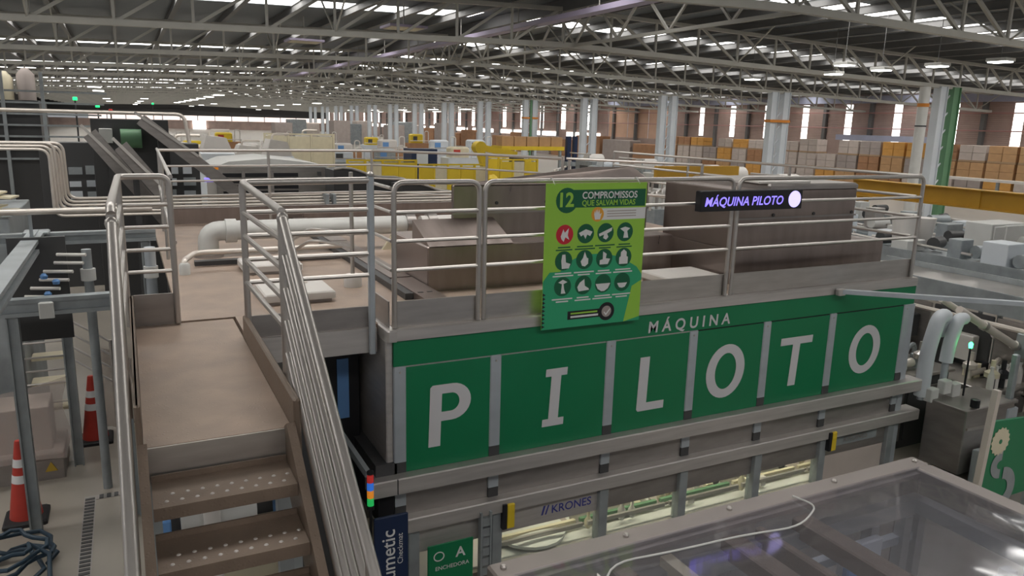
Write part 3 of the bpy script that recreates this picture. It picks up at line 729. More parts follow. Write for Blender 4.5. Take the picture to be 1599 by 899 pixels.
hatchc(5.55, 6.2, 7.5, 8.1, 'white hatch lid behind the sheet duct, under the violet sign')
t = thing('cable_channel', 'long flat cable channel running back along the machine roof', 'channel', (2.34, 9.2, DZ))
mk('trough', B(2.22, 2.30, 6.55, 12.3, DZ, DZ + 0.06), 'dark', t)
for k in range(5): mk('cover_plate', B(2.30, 2.52, 6.0 + 1.26 * k, 7.22 + 1.26 * k, DZ, DZ + 0.07), 'duct', t)
for k in range(2): mk('slot', B(2.33 + 0.09 * k, 2.38 + 0.09 * k, 6.50, 6.53, DZ + 0.07, DZ + 0.073), 'dark', t)
t = thing('rail_stanchion', 'lone stanchion with a round pale foot behind the walkway railing', 'stanchion', (1.95, 7.35, DZ))
mk('foot', MB().lathe((1.93, 7.3, DZ), [(0.09, 0), (0.09, 0.09), (0.07, 0.12)], 14), 'hatch', t, True)
mk('pole', T([(1.93, 7.3, DZ + 0.1), (1.93, 7.3, 3.48)], 0.02), 'tube', t, True)
for z in (2.5, 2.62): mk('hook_pipe', T(fillet([(1.93, 7.3, z + 0.25), (1.6, 7.6, z + 0.3), (1.4, 8.2, z)], 0.15), 0.016, 8), 'tube', t, True)

def duct(name, lab, base, upper, hip, seams):
    x0, x1, y0, y1, z0, z1 = upper
    t = thing(name, lab, 'duct', ((x0 + x1) / 2, y0, DZ))
    b = mk('base_box', BB(*base, c=0.012), 'duct', t)
    u = mk('upper_box', BB(*upper, c=0.012), 'duct', t)
    if hip:
        h = hip; e = 0.04
        mk('hip_cover', MB().add([(x0 - e, y0 - e, z1), (x1 + e, y0 - e, z1), (x1 + e, y1 + e, z1), (x0 - e, y1 + e, z1), (x0 + 0.7, (y0 + y1) / 2, z1 + h), (x1 - 0.7, (y0 + y1) / 2, z1 + h)],
                                 [(3, 2, 1, 0), (0, 1, 5, 4), (1, 2, 5), (2, 3, 4, 5), (3, 0, 4)]), 'duct', t)
    for z in seams: mk('seam', B(x0 - 0.01, x1 + 0.01, y0 - 0.012, y0, z, z + 0.02), 'steel_d', u)
    for k in range(3): mk('rivet', MB().tube([(x0 + 0.5 + 0.6 * k, y0 - 0.012, z0 + 0.35), (x0 + 0.5 + 0.6 * k, y0, z0 + 0.35)], 0.018, 8), 'dark', u)
    return t
d1 = duct('sheet_duct', 'brown-grey sheet metal duct box with a hipped top behind the poster', (2.53, 5.47, 6.80, 7.9, DZ, 2.80), (2.99, 5.46, 7.30, 7.34, 2.80, 3.34), 0, (3.04,))
fl = [(2.99, 7.34), (5.46, 7.34), (5.9, 7.95), (3.5, 7.72)]
mk('upper_box_rear', MB().prism(fl, (0, 0, 2.80), (1, 0, 0), (0, 1, 0), (0, 0, 0.54)), 'duct', d1)
mk('hip_cover', MB().add([(2.97, 7.28, 3.342), (5.48, 7.28, 3.342), (5.93, 7.97, 3.342), (3.5, 7.74, 3.342), (4.9, 7.72, 3.50), (5.6, 7.84, 3.49)], [(3, 2, 1, 0), (0, 1, 5, 4), (1, 2, 5), (2, 3, 4, 5), (3, 0, 4)]), 'duct', d1)
mk('sloped_step', MB().prism([(6.80, 2.80), (7.30, 3.0), (7.30, 2.80)], (2.55, 0, 0), (0, 1, 0), (0, 0, 1), (0.9, 0, 0)), 'duct', d1)
d2 = duct('sheet_duct', 'brown-grey sheet metal duct box behind the violet sign at the right end', (5.66, 7.95, 6.0, 7.3, DZ, 2.74), (5.66, 7.42, 6.02, 7.25, 2.74, 3.36), 0, (3.05,))
mk('top_lid', BB(6.05, 7.42, 6.0, 7.28, 3.36, 3.42, c=0.02), 'steel_d', d2)
mk('lid_glint', MB().prism([(0, 0), (0.75, 0.0), (0.7, 0.4), (0.1, 0.4)], (5.95, 6.05, 3.423), (1, 0, 0), (0, 1, 0), (0, 0, 0.02)), 'hatch', d2)  # bright glint of the shiny lid, put in as a pale plate

# green safety poster hanging on the railing
Yp = 5.528
po = thing('safety_poster', 'light green safety poster with twelve round icons hanging on the deck railing', 'poster', (3.62, Yp, 2.24))
X0, X1, Z0, Z1 = 3.095, 4.115, 2.245, 3.50
pw, ph = X1 - X0, Z1 - Z0
bd = mk('board', B(X0, X1, Yp, Yp + 0.008, Z0, Z1), 'green_l', po)
def pt(u, v): return (X0 + u * pw, Z0 + (1 - v) * ph)
def dec(name, P, mt, lay=1, par=po):
    return mk(name, MB().prism([pt(u, v) for u, v in P], (0, Yp - 0.0008 * lay, 0), (1, 0, 0), (0, 0, 1), (0, 0.0006, 0)), mt, par)
def disc(name, u, v, r, mt, lay=2, par=po): return dec(name, [(u + r * math.cos(a * math.pi / 12), v + r * pw / ph * math.sin(a * math.pi / 12)) for a in range(24)][::-1], mt, lay, par)
dec('teal_hill', [(0, 0.66), (0.06, 0.60), (0.16, 0.60), (0.25, 0.53), (0.38, 0.49), (0.55, 0.49), (0.70, 0.51), (0.85, 0.56), (0.94, 0.60), (1, 0.66), (1, 1), (0, 1)][::-1], 'teal', 1)
dec('green_ray', [(0.90, 0.74), (1, 0.70), (1, 0.97), (0.83, 1.0)][::-1], 'green_l', 2)
dec('header_band', [(0.2, 0.045), (0.99, 0.045), (0.99, 0.165), (0.2, 0.165)][::-1], 'dkgreen', 1)
disc('header_disc', 0.20, 0.115, 0.105, 'dkgreen', 2)
text('number', '12', 0.165, 'green_l', po, (X0 + 0.105 * pw, Yp - 0.0016, Z0 + (1 - 0.155) * ph), th=0.001, bold=0.03)
text('title', 'COMPROMISSOS', 0.082, 'white', po, (X0 + 0.345 * pw, Yp - 0.001, Z0 + (1 - 0.105) * ph), th=0.001, bold=0.02, sx=0.93)
text('subtitle', 'QUE SALVAM VIDAS', 0.066, 'green_l', po, (X0 + 0.345 * pw, Yp - 0.001, Z0 + (1 - 0.153) * ph), th=0.001, bold=0.02, sx=0.93)
dec('note_strip', [(0.5, 0.175), (1, 0.175), (1, 0.255), (0.5, 0.255)][::-1], 'white', 1)
for k in range(3): dec('note_line', [(0.6, 0.192 + 0.018 * k), (0.90, 0.192 + 0.018 * k), (0.90, 0.198 + 0.018 * k), (0.6, 0.198 + 0.018 * k)][::-1], 'carton_g', 2)
disc('hand_disc', 0.505, 0.215, 0.062, 'iconorange', 2)
dec('hand', [(0.48, 0.25), (0.47, 0.215), (0.475, 0.19), (0.485, 0.21), (0.488, 0.18), (0.498, 0.205), (0.503, 0.176), (0.512, 0.205), (0.522, 0.18), (0.527, 0.215), (0.545, 0.205), (0.53, 0.25)][::-1], 'white', 3)
us = (0.19, 0.395, 0.595, 0.795); vsx = (0.345, 0.525, 0.705)
glyph = {
 (0, 0): [(-.5, .2), (-.2, -.6), (.0, -.2), (.5, -.7), (.4, .1), (.6, .6), (.1, .3), (-.1, .8), (-.4, .5)],
 (0, 1): [(-.9, -.1), (0, -.5), (.9, -.2), (.6, .3), (.2, .1), (0, .6), (-.3, .1), (-.6, .3)],
 (0, 2): [(-.9, .1), (.9, -.6), (.8, -.2), (.2, .1), (.4, .5), (.1, .8), (-.3, .6), (-.2, .2), (-.8, .4)],
 (0, 3): [(-.7, -.4), (0, -.6), (.7, -.4), (.3, -.1), (.5, .7), (-.2, .7), (-.1, 0)],
 (1, 0): [(-.2, -.7), (.2, -.7), (.3, .2), (.9, .4), (.7, .9), (-.2, .9), (-.3, 0)],
 (1, 1): [(0, -.9), (.3, -.2), (.5, -.1), (.5, .5), (.1, .8), (-.3, .7), (-.5, .2), (-.2, -.2)],
 (1, 2): [(-.2, -.8), (.3, -.5), (.2, 0), (.8, .1), (.5, .7), (-.6, .7), (-.6, .2), (-.2, .1)],
 (1, 3): [(-.4, -.1), (-.4, -.6), (0, -.9), (.4, -.6), (.4, -.1), (.6, 0), (.6, .8), (-.6, .8), (-.6, 0)],
 (2, 0): [(-.6, -.5), (0, -.8), (.6, -.5), (.1, -.3), (.2, .3), (.4, .8), (-.2, .8), (-.1, -.3)],
 (2, 1): [(-.5, -.3), (.1, -.7), (.2, .1), (.7, .4), (.8, .6), (-.6, .7), (-.8, .2)],
 (2, 2): [(-1., 0), (1., 0), (.7, .6), (.2, .9), (-.2, .9), (-.7, .6)],
 (2, 3): [(-.7, .1), (.7, .1), (.4, .6), (0, .7), (-.4, .6)] }
for r in range(3):
    for c in range(4):
        u, v = us[c], vsx[r]
        d = disc('icon_disc', u, v, 0.083, 'iconred' if (r, c) == (0, 0) else 'dkgreen', 2)
        dec('icon_figure', [(u + 0.075 * a, v + 0.075 * pw / ph * b) for a, b in glyph[(r, c)]][::-1], 'white', 3, d)
        for j in range(2):
            wd = 0.06 + 0.02 * ((r + c + j) % 3)
            dec('caption_line', [(u - wd, v + 0.083 + 0.018 * j), (u + wd, v + 0.083 + 0.018 * j), (u + wd, v + 0.092 + 0.018 * j), (u - wd, v + 0.092 + 0.018 * j)][::-1], 'dkgreen' if r == 0 else 'white', 2)
dec('badge_bar', [(0.25, 0.885), (0.60, 0.885), (0.60, 0.945), (0.25, 0.945)][::-1], 'black', 2)
dec('badge_line', [(0.28, 0.897), (0.55, 0.897), (0.55, 0.909), (0.28, 0.909)][::-1], 'green_l', 3)
dec('badge_line', [(0.28, 0.920), (0.56, 0.920), (0.56, 0.934), (0.28, 0.934)][::-1], 'white', 3)
disc('seal', 0.645, 0.91, 0.082, 'black', 3); disc('seal_core', 0.645, 0.91, 0.05, 'carton_g', 4)
dec('seal_tick', [(0.62, 0.91), (0.64, 0.925), (0.68, 0.89), (0.685, 0.895), (0.64, 0.94), (0.615, 0.915)][::-1], 'white', 5)
for k in range(9): dec('hazard_tooth', [(0, 0.74 + 0.028 * k), (0.03, 0.755 + 0.028 * k), (0, 0.765 + 0.028 * k)][::-1], 'black', 2)
for x in (X0 + 0.08, X1 - 0.08): mk('tie', T([(x, Yp - 0.002, Z1 - 0.01), (x, 5.58, 3.54), (x, 5.645, 3.52)], 0.004, 6), 'white', po)

# violet LED sign
t = thing('led_sign', 'black LED sign with glowing violet lettering fixed to the right railing', 'sign', (5.36, 5.54, 3.22))
hb = mk('housing', BB(4.715, 6.005, 5.50, 5.585, 3.222, 3.412, c=0.008), 'black', t)
text('lettering', 'MÁQUINA PILOTO', 0.118, 'violet', t, (4.755, 5.498, 3.272), th=0.002, bold=0.014, shear=0.18, sx=0.985)
mk('glowing_disc', MB().prism(circ(0, 0, 0.082, 0.082, 28), (5.895, 5.499, 3.318), (1, 0, 0), (0, 0, 1), (0, -0.002, 0)), 'violet_w', t)
for x in (4.9, 5.8): mk('bracket', B(x - 0.02, x + 0.02, 5.585, 5.62, 3.26, 3.38), 'steel_d', t)

# standing signs
t = thing('navy_sign', 'navy blue upright sign with white vertical lettering at the machine corner', 'sign', (1.68, 5.3, 0))
mk('board', BB(1.535, 1.815, 5.30, 5.33, 0.05, 0.93, c=0.008), 'navy', t)
text('lettering', 'umetic', 0.16, 'white', t, (1.70, 5.298, 0.38), ux=(0, 0, 1), uy=(-1, 0, 0), th=0.002, bold=0.008)
text('small_lettering', 'Checkmat', 0.065, 'white', t, (1.765, 5.298, 0.50), ux=(0, 0, 1), uy=(-1, 0, 0), th=0.002)
mk('foot', B(1.5, 1.85, 5.22, 5.42, 0, 0.05), 'steel_d', t)
t = thing('machine_sign', 'small dark green sign board with a white letter A low on the machine', 'sign', (2.26, 5.5, 0))
mk('board', BB(2.055, 2.475, 5.50, 5.515, 0.02, 0.455, c=0.004), 'green', t)
text('letter', 'A', 0.13, 'white', t, (2.31, 5.498, 0.305), th=0.002, bold=0.02)
text('name', 'ENCHEDORA', 0.052, 'white', t, (2.12, 5.498, 0.215), th=0.002, bold=0.01)
mk('emblem', MB().ring(circ(0, 0, 0.05, 0.045, 20), circ(0, 0, 0.04, 0.036, 20), (2.155, 5.498, 0.345), (1, 0, 0), (0, 0, 1), (0, -0.002, 0)), 'white', t)
mk('post', B(2.25, 2.28, 5.515, 5.54, 0, 0.43), 'galv', t)
t = thing('signal_tower', 'small stack light of red, blue, amber and green segments at the machine corner', 'signal light', (1.542, 5.42, 0.0))
mk('pole', T([(1.542, 5.42, 0.0), (1.542, 5.42, 0.985)], 0.012, 8), 'black', t)
mk('base', MB().lathe((1.542, 5.42, 0.96), [(0.03, 0), (0.03, 0.03)], 12), 'black', t)
for k, c in enumerate(('lgreen', 'amber', 'blue', 'red')):
    mk('lamp_segment', MB().lathe((1.542, 5.42, 0.995 + 0.066 * k), [(0.027, 0), (0.027, 0.052), (0.024, 0.056)], 14), c, t, True)
mk('cap', MB().lathe((1.542, 5.42, 1.262), [(0.028, 0), (0.028, 0.02), (0.015, 0.03)], 14), 'black', t)
t = thing('corner_cabinet', 'dark control cabinet with a tall pale blue window behind the stair handrail', 'cabinet', (1.5, 6.5, 0))
mk('body', BB(1.30, 1.70, 6.26, 6.9, 0.0, 2.12), 'black', t)
mk('window', B(1.50, 1.60, 6.245, 6.26, 1.42, 1.96), 'bluebox', t)
mk('arm', MB().bar((1.38, 6.26, 1.52), (1.56, 5.55, 1.2), 0.04, 0.06), 'galv', t)
# ================================================================ clear machine guard in the foreground
g = thing('machine_guard', 'grey framed machine cover with clear plastic top in the bottom right corner', 'machine cover', (3.4, 2.2, 0))
GX0, GX1, GY0, GY1, GZ = 1.62, 5.16, 0.75, 3.42, 1.60
mk('far_rim', BB(GX0, GX1, GY1 - 0.15, GY1, GZ - 0.07, GZ, c=0.012), 'guard', g)
mk('far_rim_lip', B(GX0 + 0.15, GX1 - 0.15, GY1 - 0.19, GY1 - 0.15, GZ - 0.06, GZ - 0.03), 'guard', g)
mk('near_rim', BB(GX0, GX1, GY0, GY0 + 0.15, GZ - 0.07, GZ, c=0.012), 'guard', g)
mk('left_rim', BB(GX0, GX0 + 0.13, GY0 + 0.15, GY1 - 0.15, GZ - 0.07, GZ, c=0.012), 'guard', g)
mk('right_rim', BB(GX1 - 0.16, GX1, GY0 + 0.15, GY1 - 0.15, GZ - 0.07, GZ, c=0.012), 'guard', g)
n = 28; mb = MB()                       # slightly bowed clear sheet
xs = [GX0 + 0.10 + (GX1 - GX0 - 0.22) * i / n for i in range(n + 1)]; ysx = [GY0 + 0.1 + (GY1 - GY0 - 0.22) * j / n for j in range(n + 1)]
vs = []
for yv in ysx:
    for xv in xs:
        u = (xv - xs[0]) / (xs[-1] - xs[0]); v = (yv - ysx[0]) / (ysx[-1] - ysx[0])
        vs.append((xv, yv, GZ - 0.004 + (0.036 * (1 - u) ** 1.4 + 0.085 * u) * math.sin(math.pi * v ** (1 - 0.4 * u)) * min(1, 8 * u, 8 * (1 - u))))
fs = [(j * (n + 1) + i, j * (n + 1) + i + 1, (j + 1) * (n + 1) + i + 1, (j + 1) * (n + 1) + i) for j in range(n) for i in range(n)]
k = len(vs); vs2 = vs + [(a, b, c - 0.006) for a, b, c in vs]; fs2 = fs + [tuple(i + k for i in f[::-1]) for f in fs]
mb.add(vs2, fs2); mk('clear_top', mb, 'sheet', g, True)
for (x, y) in ((GX0 + 0.07, GY1 - 0.07), (GX1 - 0.08, GY1 - 0.08), (3.3, GY1 - 0.07), (4.25, GY1 - 0.07), (2.5, GY1 - 0.07)):
    mk('bolt', MB().lathe((x, y, GZ), [(0.018, 0), (0.018, 0.012), (0.010, 0.02)], 10), 'tube', g, True)
for (x, y) in ((GX0 + 0.05, GY1 - 0.05), (GX1 - 0.05, GY1 - 0.05), (GX0 + 0.05, GY0 + 0.05), (GX1 - 0.05, GY0 + 0.05)):
    mk('corner_post', B(x - 0.05, x + 0.05, y - 0.05, y + 0.05, 0, GZ - 0.07), 'guard', g)
mk('far_panel', B(GX0 + 0.1, GX1 - 0.1, GY1 - 0.03, GY1 - 0.02, 0.1, GZ - 0.07), 'sheet', g)
mk('right_panel', B(GX1 - 0.03, GX1 - 0.02, GY0 + 0.1, GY1 - 0.1, 0.1, GZ - 0.07), 'sheet', g)
mk('left_panel', B(GX0 + 0.02, GX0 + 0.05, GY0 + 0.1, GY1 - 0.1, 0.1, GZ - 0.07), 'guard', g)
mk('pale_triangle', MB().prism([(0, 0), (0.20, 0), (0.10, 0.30)], (1.93, 2.78, GZ + 0.034), (1, -0.25, 0), (0.25, 1, 0), (0, 0, 0.001)), 'hatch', g)  # pale triangle lying just above the clear top
fr = thing('inner_conveyor', 'small conveyor on an aluminium profile stand seen inside the clear guard', 'conveyor', (3.6, 2.2, 0))
mk('base', BB(1.85, 4.9, 1.0, 3.2, 0.0, 0.55), 'column', fr)
for (a, b) in ((3.72, 3.86), (3.40, 3.46), (3.12, 3.26), (2.30, 2.42)): mk('cross_beam', BB(a, b, 0.95, 3.22, 1.40, 1.52, c=0.01), 'plate_b', fr)
mk('cross_beam', B(2.66, 2.74, 0.95, 3.22, 1.42, 1.50), 'cream', fr)
mk('inner_cover', B(1.80, 3.10, 0.95, 3.1, 0.90, 0.93), 'profile', fr)
mk('pale_door', BB(4.05, 4.42, 3.04, 3.10, 0.55, 1.30), 'column', fr)
mk('far_beam', B(1.80, 4.95, 3.14, 3.22, 1.32, 1.44), 'profile', fr)
mk('inner_rail', B(1.80, 4.95, 3.16, 3.22, 1.10, 1.16), 'post', fr)
for x in (1.9, 3.1, 4.45, 4.8, 4.95): mk('upright', B(x - 0.04, x + 0.04, 3.13, 3.21, 0.5, 1.32), 'profile', fr)
for x in (4.6, 4.95): mk('upright', B(x - 0.035, x + 0.035, 2.3, 2.37, 0.5, 1.42), 'post', fr)
mk('side_beam', B(4.86, 4.96, 0.95, 3.14, 1.34, 1.44), 'profile', fr)
mk('belt', B(2.0, 3.5, 1.2, 3.0, 0.86, 0.90), 'rubber', fr)
mk('belt_side', B(2.0, 3.5, 3.0, 3.04, 0.82, 0.95), 'post', fr)
mk('display', BB(4.02, 4.30, 2.98, 3.03, 0.95, 1.20), 'bluebox', fr)
mk('motor', MB().tube([(2.9, 2.6, 1.02), (3.25, 2.6, 1.02)], 0.12, 14), 'cream', fr, True)
mk('motor_box', BB(3.0, 3.25, 2.75, 2.95, 0.95, 1.15), 'cream', fr)
mk('side_cabinet', BB(4.62, 4.9, 1.2, 2.6, 0.55, 1.15), 'guard', fr)
mk('warning_triangle', MB().prism([(0, 0), (0.16, 0), (0.08, 0.15)], (4.62, 2.2, 1.152), (0.8, -0.3, 0), (0.1, 0.9, 0), (0, 0, 0.002)), 'warn', fr)
t = thing('loose_cable', 'thin pale cable curling over the clear guard top', 'cable', (3.2, 3.0, 1.6))
mk('cable', T(fillet([(1.95, 2.70, 1.625), (2.2, 3.12, 1.625), (2.6, 3.05, 1.64), (3.1, 3.02, 1.64), (3.5, 2.95, 1.64), (3.80, 3.10, 1.64), (3.80, 3.30, 1.612)], 0.2), 0.006, 6), 'offwhite', t, True)

# ================================================================ left side: floor, cones, steel frame
def cone(x, y, lab, h=0.82):
    t = thing('traffic_cone', lab, 'traffic cone', (x, y, 0), 'orange traffic cones')
    mk('base', BB(x - 0.19, x + 0.19, y - 0.19, y + 0.19, 0, 0.05, c=0.02), 'rubber', t)
    r = lambda z: 0.145 - (0.145 - 0.035) * (z - 0.05) / (h - 0.05)
    bands = [(0.05, 0.42, 'cone'), (0.42, 0.50, 'white'), (0.50, 0.58, 'cone'), (0.58, 0.66, 'white'), (0.66, h, 'cone')]
    for a, b, m_ in bands:
        mk('reflective_band' if m_ == 'white' else 'cone_body', MB().lathe((x, y, 0), [(r(a) + (0.002 if m_ == 'white' else 0), a), (r(b) + (0.002 if m_ == 'white' else 0), b)], 20), m_, t, True)
    mk('tip', MB().lathe((x, y, h), [(0.036, 0), (0.030, 0.02), (0.02, 0.022)], 14), 'cone', t, True)
cone(-1.13, 8.32, 'orange traffic cone with white bands nearest, at the left edge')
cone(-0.57, 10.18, 'orange traffic cone with white bands farther back beside the stair handrail')
t = thing('floor_drain', 'dark slotted drain grate set in the concrete floor at the left', 'drain', (-0.57, 7.5, 0))
mk('channel', B(-0.64, -0.53, 5.4, 8.60, 0.0, 0.004), 'steel_d', t)
for k in range(44): mk('slat', B(-0.63, -0.54, 5.45 + 0.071 * k, 5.49 + 0.071 * k, 0.004, 0.009), 'dark', t)
mk('channel', B(-0.53, 0.2, 8.49, 8.60, 0.0, 0.004), 'steel_d', t)
for k in range(10): mk('slat', B(-0.50 + 0.07 * k, -0.46 + 0.07 * k, 8.50, 8.59, 0.004, 0.009), 'dark', t)
t = thing('hose_coil', 'dark blue hose lying in loose loops on the floor at the left edge', 'hose', (-1.2, 7.2, 0))
pts = []
for k in range(70):
    a = k * 0.36; r = 0.30 + 0.07 * math.sin(k * 0.53) + 0.04 * math.sin(k * 1.7)
    pts.append((-1.18 + r * math.cos(a) + 0.08 * math.sin(k * 0.23), 7.30 + r * 1.05 * math.sin(a), 0.03 + 0.004 * k + 0.02 * math.sin(k * 0.8)))
pts += [(-0.84, 7.15, 0.2), (-0.82, 6.8, 0.05), (-0.90, 6.2, 0.03)]
mk('hose', T(pts, 0.02, 8), 'hose', t, True)

t = thing('steel_frame', 'blue-grey galvanised beam frame standing left of the walkway', 'frame', (-0.9, 8, 0))
def cbeam(name, p, q, h=0.16, w=0.12):
    p = Vector(p); q = Vector(q); d = (q - p).normalized(); a = d.cross(Vector((0, 0, 1))).normalized()
    mb = MB().bar(p, q, w * 0.5, h * 0.62)
    for s in (-1, 1): mb.bar(p + Vector((0, 0, s * (h / 2 - 0.018))), q + Vector((0, 0, s * (h / 2 - 0.018))), w, 0.036)
    return mk(name, mb, 'galv', t)
cbeam('cross_beam', (-3.2, 8.0, 2.215), (-0.10, 8.0, 2.235))
cbeam('cross_beam', (-3.0, 9.5, 2.63), (0.25, 9.5, 2.64), 0.13)
cbeam('long_beam', (-0.93, 4.2, 2.66), (-0.90, 9.45, 2.66), 0.13, 0.15)
mk('corner_plate', BB(-1.02, -0.78, 9.36, 9.58, 2.70, 2.73), 'galv', t)
for (x, y, z) in ((-1.02, 8.0, 2.14), (-0.16, 8.0, 2.14), (-0.72, 9.5, 2.56), (0.14, 9.5, 2.56), (-2.6, 8.0, 2.14)):
    mk('post', MB().box(x - 0.05, x + 0.05, y - 0.01, y + 0.01, 0, z).box(x - 0.05, x - 0.035, y - 0.05, y + 0.05, 0, z).box(x + 0.035, x + 0.05, y - 0.05, y + 0.05, 0, z), 'galv', t)
mk('clamp', BB(-0.80, -0.68, 7.90, 7.94, 2.13, 2.28), 'offwhite', t)
t = thing('service_pipe', 'single bright tube running level just left of the walkway railing', 'pipe', (-1, 9, 2.98))
mk('tube', T([(-2.6, 9.0, 2.975), (0.22, 9.0, 2.99)], 0.032), 'tube_w', t, True)
for x in (-2.2, -0.9): mk('strap', MB().bar((x, 9.0, 2.73), (x, 9.5, 2.73), 0.04, 0.02).bar((x, 9.0, 2.72), (x, 9.0, 2.96), 0.03, 0.02), 'galv', t)
t = thing('pipe_bundle', 'bundle of pale parallel pipes bending down at the left behind the roof', 'pipes', (1, 13, 2.5))
for k in range(6):
    dz = 0.05 * k
    ox = (k % 2) * 0.0
    zt_ = 3.44 + 0.045 * (k % 3); xx = -0.98 + 0.036 * k
    mk('pipe', T(fillet([(-4.5, 13.0 + 0.06 * (k // 3), zt_), (xx, 13.0 + 0.06 * (k // 3), zt_), (xx, 13.0 + 0.05 * k, 2.47 + 0.046 * k), (5.6, 13.0 + 0.05 * k, 2.47 + 0.046 * k)], 0.14), 0.021, 8), 'tube_w', t, True)
for x in (-0.3, 1.5, 3.3, 5.0): mk('support', B(x - 0.02, x + 0.02, 12.96, 13.35, 0, 2.44), 'galv', t)
for (x, z) in ((3.0, 2.72), (3.12, 2.72)): mk('clamp', B(x, x + 0.05, 12.96, 13.3, 2.44, z), 'galv', t)
t = thing('valve_rack', 'rack of short white-handled valve pipes hanging inside the steel frame', 'valve rack', (-0.85, 8.7, 2.1))
mk('back_bar', B(-1.1, -0.6, 8.80, 8.84, 1.7, 2.75), 'dark', t)
for k in range(7):
    x = -1.06 + 0.07 * k * (1 if k % 2 else 0.9); z = 2.08 + 0.082 * (k % 7)
    mk('valve_pipe', T([(x, 8.78, z), (x + 0.26, 8.66, z + 0.005)], 0.017, 8), 'hatch', t, True)
for (x, z) in ((-0.80, 2.36), (-0.78, 2.18), (-0.7, 2.30)): mk('blue_knob', MB().lathe((x, 8.64, z), [(0.03, 0), (0.035, 0.03), (0.02, 0.05)], 10), 'bluebox', t, True)
for i, (x, y, c, l) in enumerate(((-0.42, 8.75, 'galv', 'slim grey upright pipe inside the steel frame'), (0.16, 8.7, 'post', 'pale blue upright pipe seen through the walkway rail loop'))):
    t = thing('upright_pipe', l, 'pipe', (x, y, 0))
    mk('tube', T([(x, y, 0), (x, y, 2.62)], 0.055 if i else 0.045, 12), c, t, True)
    mk('coupling', T([(x, y, 2.3), (x, y, 2.42)], 0.07, 12), 'offwhite', t, True)
t = thing('left_machine', 'grey-green machine housing with pale fan blades at the left edge', 'machine', (-2.0, 11, 0))
mk('housing', BB(-3.4, -1.22, 10.2, 12.4, 0, 2.78), 'galv', t)
mk('door', BB(-1.9, -1.26, 10.17, 10.2, 0.2, 2.6), 'galv', t)
for k in range(5): mk('blade', MB().bar((-1.9 + 0.05 * k, 10.4, 2.86 + 0.06 * k), (-1.15 - 0.12 * (k % 3), 10.3, 2.86 + 0.05 * k), 0.30, 0.02), 'cream', t)
t = thing('dark_rack', 'dark equipment rack with rows of small pale panels behind the pipe bundle', 'rack', (0.1, 20, 0))
mk('frame', BB(-1.7, 1.6, 20.0, 20.6, 0, 3.3), 'dark', t)
rr_ = random.Random(3)
for r in range(4):
    for c in range(9):
        if rr_.random() < 0.9:
            mk('pale_panel', B(-1.5 + 0.34 * c, -1.5 + 0.34 * c + rr_.uniform(0.16, 0.28), 19.97, 20.0, 1.75 + 0.28 * r, 1.75 + 0.28 * r + rr_.uniform(0.12, 0.2)), rr_.choice(['column', 'post', 'column', 'galv']), t)
def incline(lab, x0, z0, x1, z1, y, w, nrib):
    t = thing('inclined_conveyor', lab, 'conveyor', ((x0 + x1) / 2, y, 0))
    mk('belt', MB().bar((x0, y + w / 2, z0), (x1, y + w / 2, z1), w * 0.85, 0.06), 'dark', t)
    for s in (0, w): mk('side_plate', MB().bar((x0, y + s, z0 + 0.05), (x1, y + s, z1 + 0.05), 0.03, 0.24), 'steel_d', t)
    mk('bright_rail', MB().bar((x0 - 0.12, y - 0.04, z0 + 0.20), (x0 + (x1 - x0) * 0.45, y - 0.04, z0 + (z1 - z0) * 0.45 + 0.2), 0.05, 0.05), 'hatch', t)
    for k in range(nrib):
        u = (k + 0.5) / nrib; mk('rib', MB().bar((x0 + (x1 - x0) * u, y, z0 + (z1 - z0) * u + 0.06), (x0 + (x1 - x0) * u, y + w, z0 + (z1 - z0) * u + 0.06), 0.04, 0.03), 'steel', t)
    for u in (0.15, 0.9): mk('leg', B(x0 + (x1 - x0) * u - 0.05, x0 + (x1 - x0) * u + 0.05, y + w * 0.3, y + w * 0.7, 0, z0 + (z1 - z0) * u), 'dark', t)
incline('leftmost steep dark conveyor with a bright edge rail', -0.55, 3.55, 0.85, 1.6, 16.0, 0.5, 7)
incline('second steep dark conveyor with a bright edge rail', -0.05, 3.35, 1.30, 1.5, 15.2, 0.5, 7)
incline('wide dark conveyor slanting down behind the far railing', 0.35, 3.80, 2.6, 1.9, 17.2, 1.3, 9)
t = thing('drive_unit', 'dark drive unit with a green motor at the top of the slanting conveyors', 'drive unit', (0.2, 18, 0))
mk('cabinet', BB(-0.6, 0.9, 18.6, 19.3, 0, 3.85), 'dark', t)
mk('green_motor', MB().tube([(-0.05, 18.4, 3.45), (0.35, 18.4, 3.45)], 0.20, 14), 'colgreen', t, True)
mk('grey_box', BB(-0.45, -0.2, 18.45, 18.6, 3.35, 3.65), 'offwhite', t)
t = thing('overhead_pipe', 'pale pipe with a drop bend high behind the slanting conveyors', 'pipe', (0, 22, 3.9))
mk('tube', T(fillet([(-3.0, 22, 3.98), (1.45, 22, 3.98), (1.55, 22, 3.2)], 0.2), 0.05), 'tube_w', t, True)
